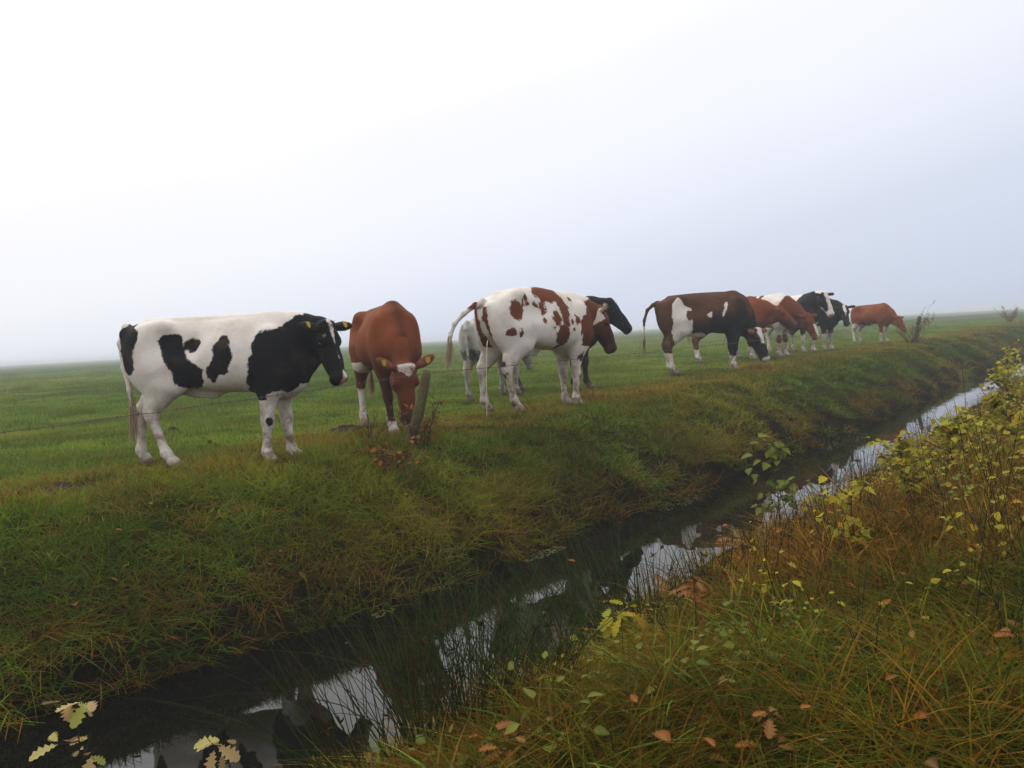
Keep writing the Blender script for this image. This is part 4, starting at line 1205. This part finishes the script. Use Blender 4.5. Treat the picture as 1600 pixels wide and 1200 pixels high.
bramble('dead_bramble', 'dead bramble with a few brown leaves tangled around the leaning post', ground_hit(662, 706), 11, (.25, .85), 62, 1, L_FALLEN, spread=.22)
bramble('dead_bramble', 'dark low bramble patch on the bank just below the leaning post', ground_hit(612, 735), 26, (.14, .36), 63, 1, L_FALLEN, spread=.9)
bramble('twiggy_bush', 'twiggy bush with withered leaves grown through the far fence post', on_ground(1424, 23.2), 20, (.45, 1.15), 64, 2, L_RUST, r=.008, spread=.55, cat='bush')
bramble('twiggy_bush', 'reddish bush fading into fog beyond the far fence post', on_ground(1578, 48), 26, (.5, 1.1), 65, 4, L_RUST, r=.012, spread=.5, cat='bush')

# ------------------------------------------------------------------ bare earth, pondweed, stream
M_EARTH = None
m = Nodes('dark_wet_earth'); co = m.objco(); n1_ = m.noise(co, 9, 5, .7)
M_EARTH = m.done(m.bsdf(m.mix(n1_, (.008, .007, .005), (.040, .030, .020)), .95, bump=n1_, bstr=.9, bdist=.03, spec=.05))
def mound(name, label, cat, p, rx_, ry_, hgt_, seed):
    rg = np.random.default_rng(seed); N1, N2 = 10, 28; V = [(0, 0, hgt_)]; 
    for i in range(1, N1 + 1):
        for j in range(N2):
            th = j / N2 * 2 * np.pi; r = i / N1 * (1 + .22 * vnoise(3 * math.cos(th) + seed, 3 * math.sin(th)))
            X_, Y_ = rx_ * r * math.cos(th), ry_ * r * math.sin(th)
            zz = float(ground_z(p.x + X_, p.y + Y_)) - p.z
            V.append((X_, Y_, zz + hgt_ * (1 - (i / N1) ** 2) * (1 + .5 * vnoise(X_ * 14 + seed, Y_ * 14)) - .02 * (i == N1)))
    F = [(0, 1 + j, 1 + (j + 1) % N2) for j in range(N2)]
    Q = [(1 + i * N2 + j, 1 + (i + 1) * N2 + j, 1 + (i + 1) * N2 + (j + 1) % N2, 1 + i * N2 + (j + 1) % N2) for i in range(N1 - 1) for j in range(N2)]
    o = obj(name, mesh_np(name, V, [np.array(F), np.array(Q)]), M_EARTH); o.location = p
    tag(o, label, cat)
mound('earth_mound', 'low dark molehill of bare earth at the left edge of the bank', 'molehill', ground_hit(92, 768), .26, .20, .05, 2)
mound('cow_pat', 'wide dark cow pat left of the red brown cow', 'cow pat', ground_hit(540, 674), .20, .17, .06, 5)
mound('cow_pat', 'small dark cow pat behind the hind legs of the black and white cow', 'cow pat', ground_hit(268, 677), .13, .13, .06, 8)

M_WEED = leaf_mat('floating_pondweed_leaves', [(.04, .055, .010), (.07, .085, .02), (.03, .04, .008), (.08, .075, .02)], .35, 0.0)
def weed(px, py, rx_, ry_, n_, label, seed):
    rg = np.random.default_rng(seed); p = ground_hit(px, py); ms = Mesh()
    for i in range(n_):
        a_ = rg.uniform(0, 6.28); r = math.sqrt(rg.random()); al = math.atan2(DX, DY)
        du, dn = rx_ * r * math.cos(a_), ry_ * r * math.sin(a_)
        X_, Y_ = du * DX + dn * NX, du * DY + dn * NY; th = rg.uniform(0, 6.28)
        add_leaf(ms, rg, (X_, Y_, .004 + .004 * rg.random()), (math.cos(th), math.sin(th), rg.uniform(0, .12)), (0, 0, 1), rg.uniform(.014, .03), OVAL, rg.random(), .05, .05)
    o = obj('pondweed_patch', ms.build('pondweed_patch'), M_WEED); o.location = (p.x, p.y, .002)
    tag(o, label, 'pondweed', kind='stuff')
weed(690, 917, .16, .05, 90, 'compact light green pondweed patch near the far waterline below the leaning post', 1)
weed(850, 868, .26, .07, 130, 'long pondweed patch at the far waterline below the white and red cow', 2)
weed(600, 960, .10, .05, 40, 'small pondweed patch tucked under the far bank, left of the compact patch', 3)
weed(1060, 785, .5, .16, 150, 'grey green pondweed raft near the far bank left of the green sapling', 5)
weed(1320, 690, .9, .18, 170, 'pondweed raft on the far narrow stretch of the ditch', 6)

m = Nodes('clear_yellowish_stream')
M_STREAM = m.done(m.bsdf((.50, .43, .24), .15, spec=.5))
a0 = Vector(cow3.matrix_basis @ Vector((-.83, -.01, 1.03))); gz = ground_hit(753, 655)
t = np.linspace(0, 1, 16); ms = Mesh()
a0 = at(762, 532, 9.2); gz = on_ground(755, 9.05)
pts = np.array([a0 + (gz - a0) * (.25 * s_ + .0) for s_ in t]); pts[:, 2] = a0.z + (gz.z - a0.z) * (t ** 1.3)
pts[:, :2] = np.array(a0)[None, :2] + np.outer(t ** .8, (np.array(gz) - np.array(a0))[:2])
ms.tube(pts, .004 + .002 * np.sin(t * 19) ** 2, 6)
tag(obj('urine_stream', ms.build('urine_stream'), M_STREAM), 'thin pale stream falling from the white and red cow to the grass', 'stream')

#VEG-END
# ------------------------------------------------------------------ sky, sun, haze
SUN_EL, SUN_AZ = 48.0, -38.0             # azimuth from +Y towards +X
w = bpy.data.worlds.new("World"); SC.world = w; w.use_nodes = True
nt = w.node_tree; nt.nodes.clear()
out = nt.nodes.new('ShaderNodeOutputWorld'); bg = nt.nodes.new('ShaderNodeBackground')
sky = nt.nodes.new('ShaderNodeTexSky'); sky.sky_type = 'NISHITA'; sky.sun_disc = False
sky.sun_elevation = R(SUN_EL); sky.sun_rotation = R(SUN_AZ); sky.air_density = 1.0; sky.dust_density = 4.0
tc = nt.nodes.new('ShaderNodeTexCoord')
sep = nt.nodes.new('ShaderNodeSeparateXYZ'); nt.links.new(tc.outputs['Generated'], sep.inputs[0])
# overcast cloud layer: brightest around the hidden sun, blue-grey towards the horizon
dot = nt.nodes.new('ShaderNodeVectorMath'); dot.operation = 'DOT_PRODUCT'
nt.links.new(tc.outputs['Generated'], dot.inputs[0])
dot.inputs[1].default_value = (-.22, 0, .95)
mrg = nt.nodes.new('ShaderNodeMapRange'); nt.links.new(dot.outputs['Value'], mrg.inputs[0])
mrg.inputs[1].default_value = -.25; mrg.inputs[2].default_value = 1.0
rmp = nt.nodes.new('ShaderNodeValToRGB'); nt.links.new(mrg.outputs[0], rmp.inputs[0])
els = rmp.color_ramp.elements
def stop(i, g, c):
    p = (g + .25) / 1.25
    e = els[i] if i < len(els) else els.new(p)
    e.position = p; e.color = (*[10 * q for q in c], 1)
stop(0, -.25, (.52, .59, .75)); stop(1, 1.0, (1.75, 1.75, 1.75))
stop(2, .03, (.73, .79, .93)); stop(3, .09, (.84, .89, 1.0)); stop(4, .16, (.945, .965, 1.03)); stop(5, .25, (1.0, 1.0, 1.03)); stop(6, .40, (1.20, 1.20, 1.21)); stop(7, .65, (1.5, 1.5, 1.5))
nz = nt.nodes.new('ShaderNodeTexNoise'); nz.inputs['Scale'].default_value = 1.6; nz.inputs['Detail'].default_value = 3
nt.links.new(tc.outputs['Generated'], nz.inputs['Vector'])
mr = nt.nodes.new('ShaderNodeMapRange'); nt.links.new(nz.outputs[0], mr.inputs[0])
mr.inputs[3].default_value = .94; mr.inputs[4].default_value = 1.06
mul = nt.nodes.new('ShaderNodeMix'); mul.data_type = 'RGBA'; mul.blend_type = 'MULTIPLY'; mul.inputs[0].default_value = 1
nt.links.new(rmp.outputs[0], mul.inputs[6]); nt.links.new(mr.outputs[0], mul.inputs[7])
mix = nt.nodes.new('ShaderNodeMix'); mix.data_type = 'RGBA'; mix.inputs[0].default_value = .93
nt.links.new(sky.outputs[0], mix.inputs[6]); nt.links.new(mul.outputs[2], mix.inputs[7])
nt.links.new(mix.outputs[2], bg.inputs['Color']); bg.inputs['Strength'].default_value = .10
nt.links.new(bg.outputs[0], out.inputs[0])

sd = bpy.data.lights.new('sun', 'SUN'); sd.energy = 1.4; sd.angle = R(35); sd.color = (1.0, .96, .90)
so = bpy.data.objects.new('sun', sd); COL.objects.link(so)
sv = Vector((math.cos(R(SUN_EL)) * math.sin(R(SUN_AZ)), math.cos(R(SUN_EL)) * math.cos(R(SUN_AZ)), math.sin(R(SUN_EL))))
so.rotation_euler = sv.to_track_quat('Z', 'Y').to_euler(); so.location = sv * 30

hx0, hx1, hy0, hy1, hz0, hz1 = -1250, 1250, -1250, 1250, -1.5, 2.75
hv = [(x, y, z) for x in (hx0, hx1) for y in (hy0, hy1) for z in (hz0, hz1)]
hm = mesh_np('haze', hv, [np.array([(0, 1, 3, 2), (4, 6, 7, 5), (0, 4, 5, 1), (2, 3, 7, 6), (0, 2, 6, 4), (1, 5, 7, 3)])], False)
m = Nodes('pale_fog')
pv = m.n('ShaderNodeVolumePrincipled'); pv.inputs['Color'].default_value = (.78, .82, .88, 1)
pv.inputs['Density'].default_value = .0033; pv.inputs['Anisotropy'].default_value = .2
m.t.links.new(pv.outputs[0], m.out.inputs['Volume'])
tag(obj('haze', hm, m.m), 'pale morning fog over the meadow', 'fog', kind='stuff')

SC.view_settings.view_transform = 'Standard'; SC.view_settings.look = 'None'
SC.view_settings.exposure = 0.0; SC.view_settings.gamma = 1.0
SC.render.engine = 'CYCLES'
cy = SC.cycles
cy.use_denoising = True
try: cy.denoiser = 'OPENIMAGEDENOISE'
except Exception: pass
cy.max_bounces = 5; cy.diffuse_bounces = 2; cy.glossy_bounces = 2; cy.transmission_bounces = 2; cy.volume_bounces = 1; cy.transparent_max_bounces = 6
cy.sample_clamp_indirect = 6
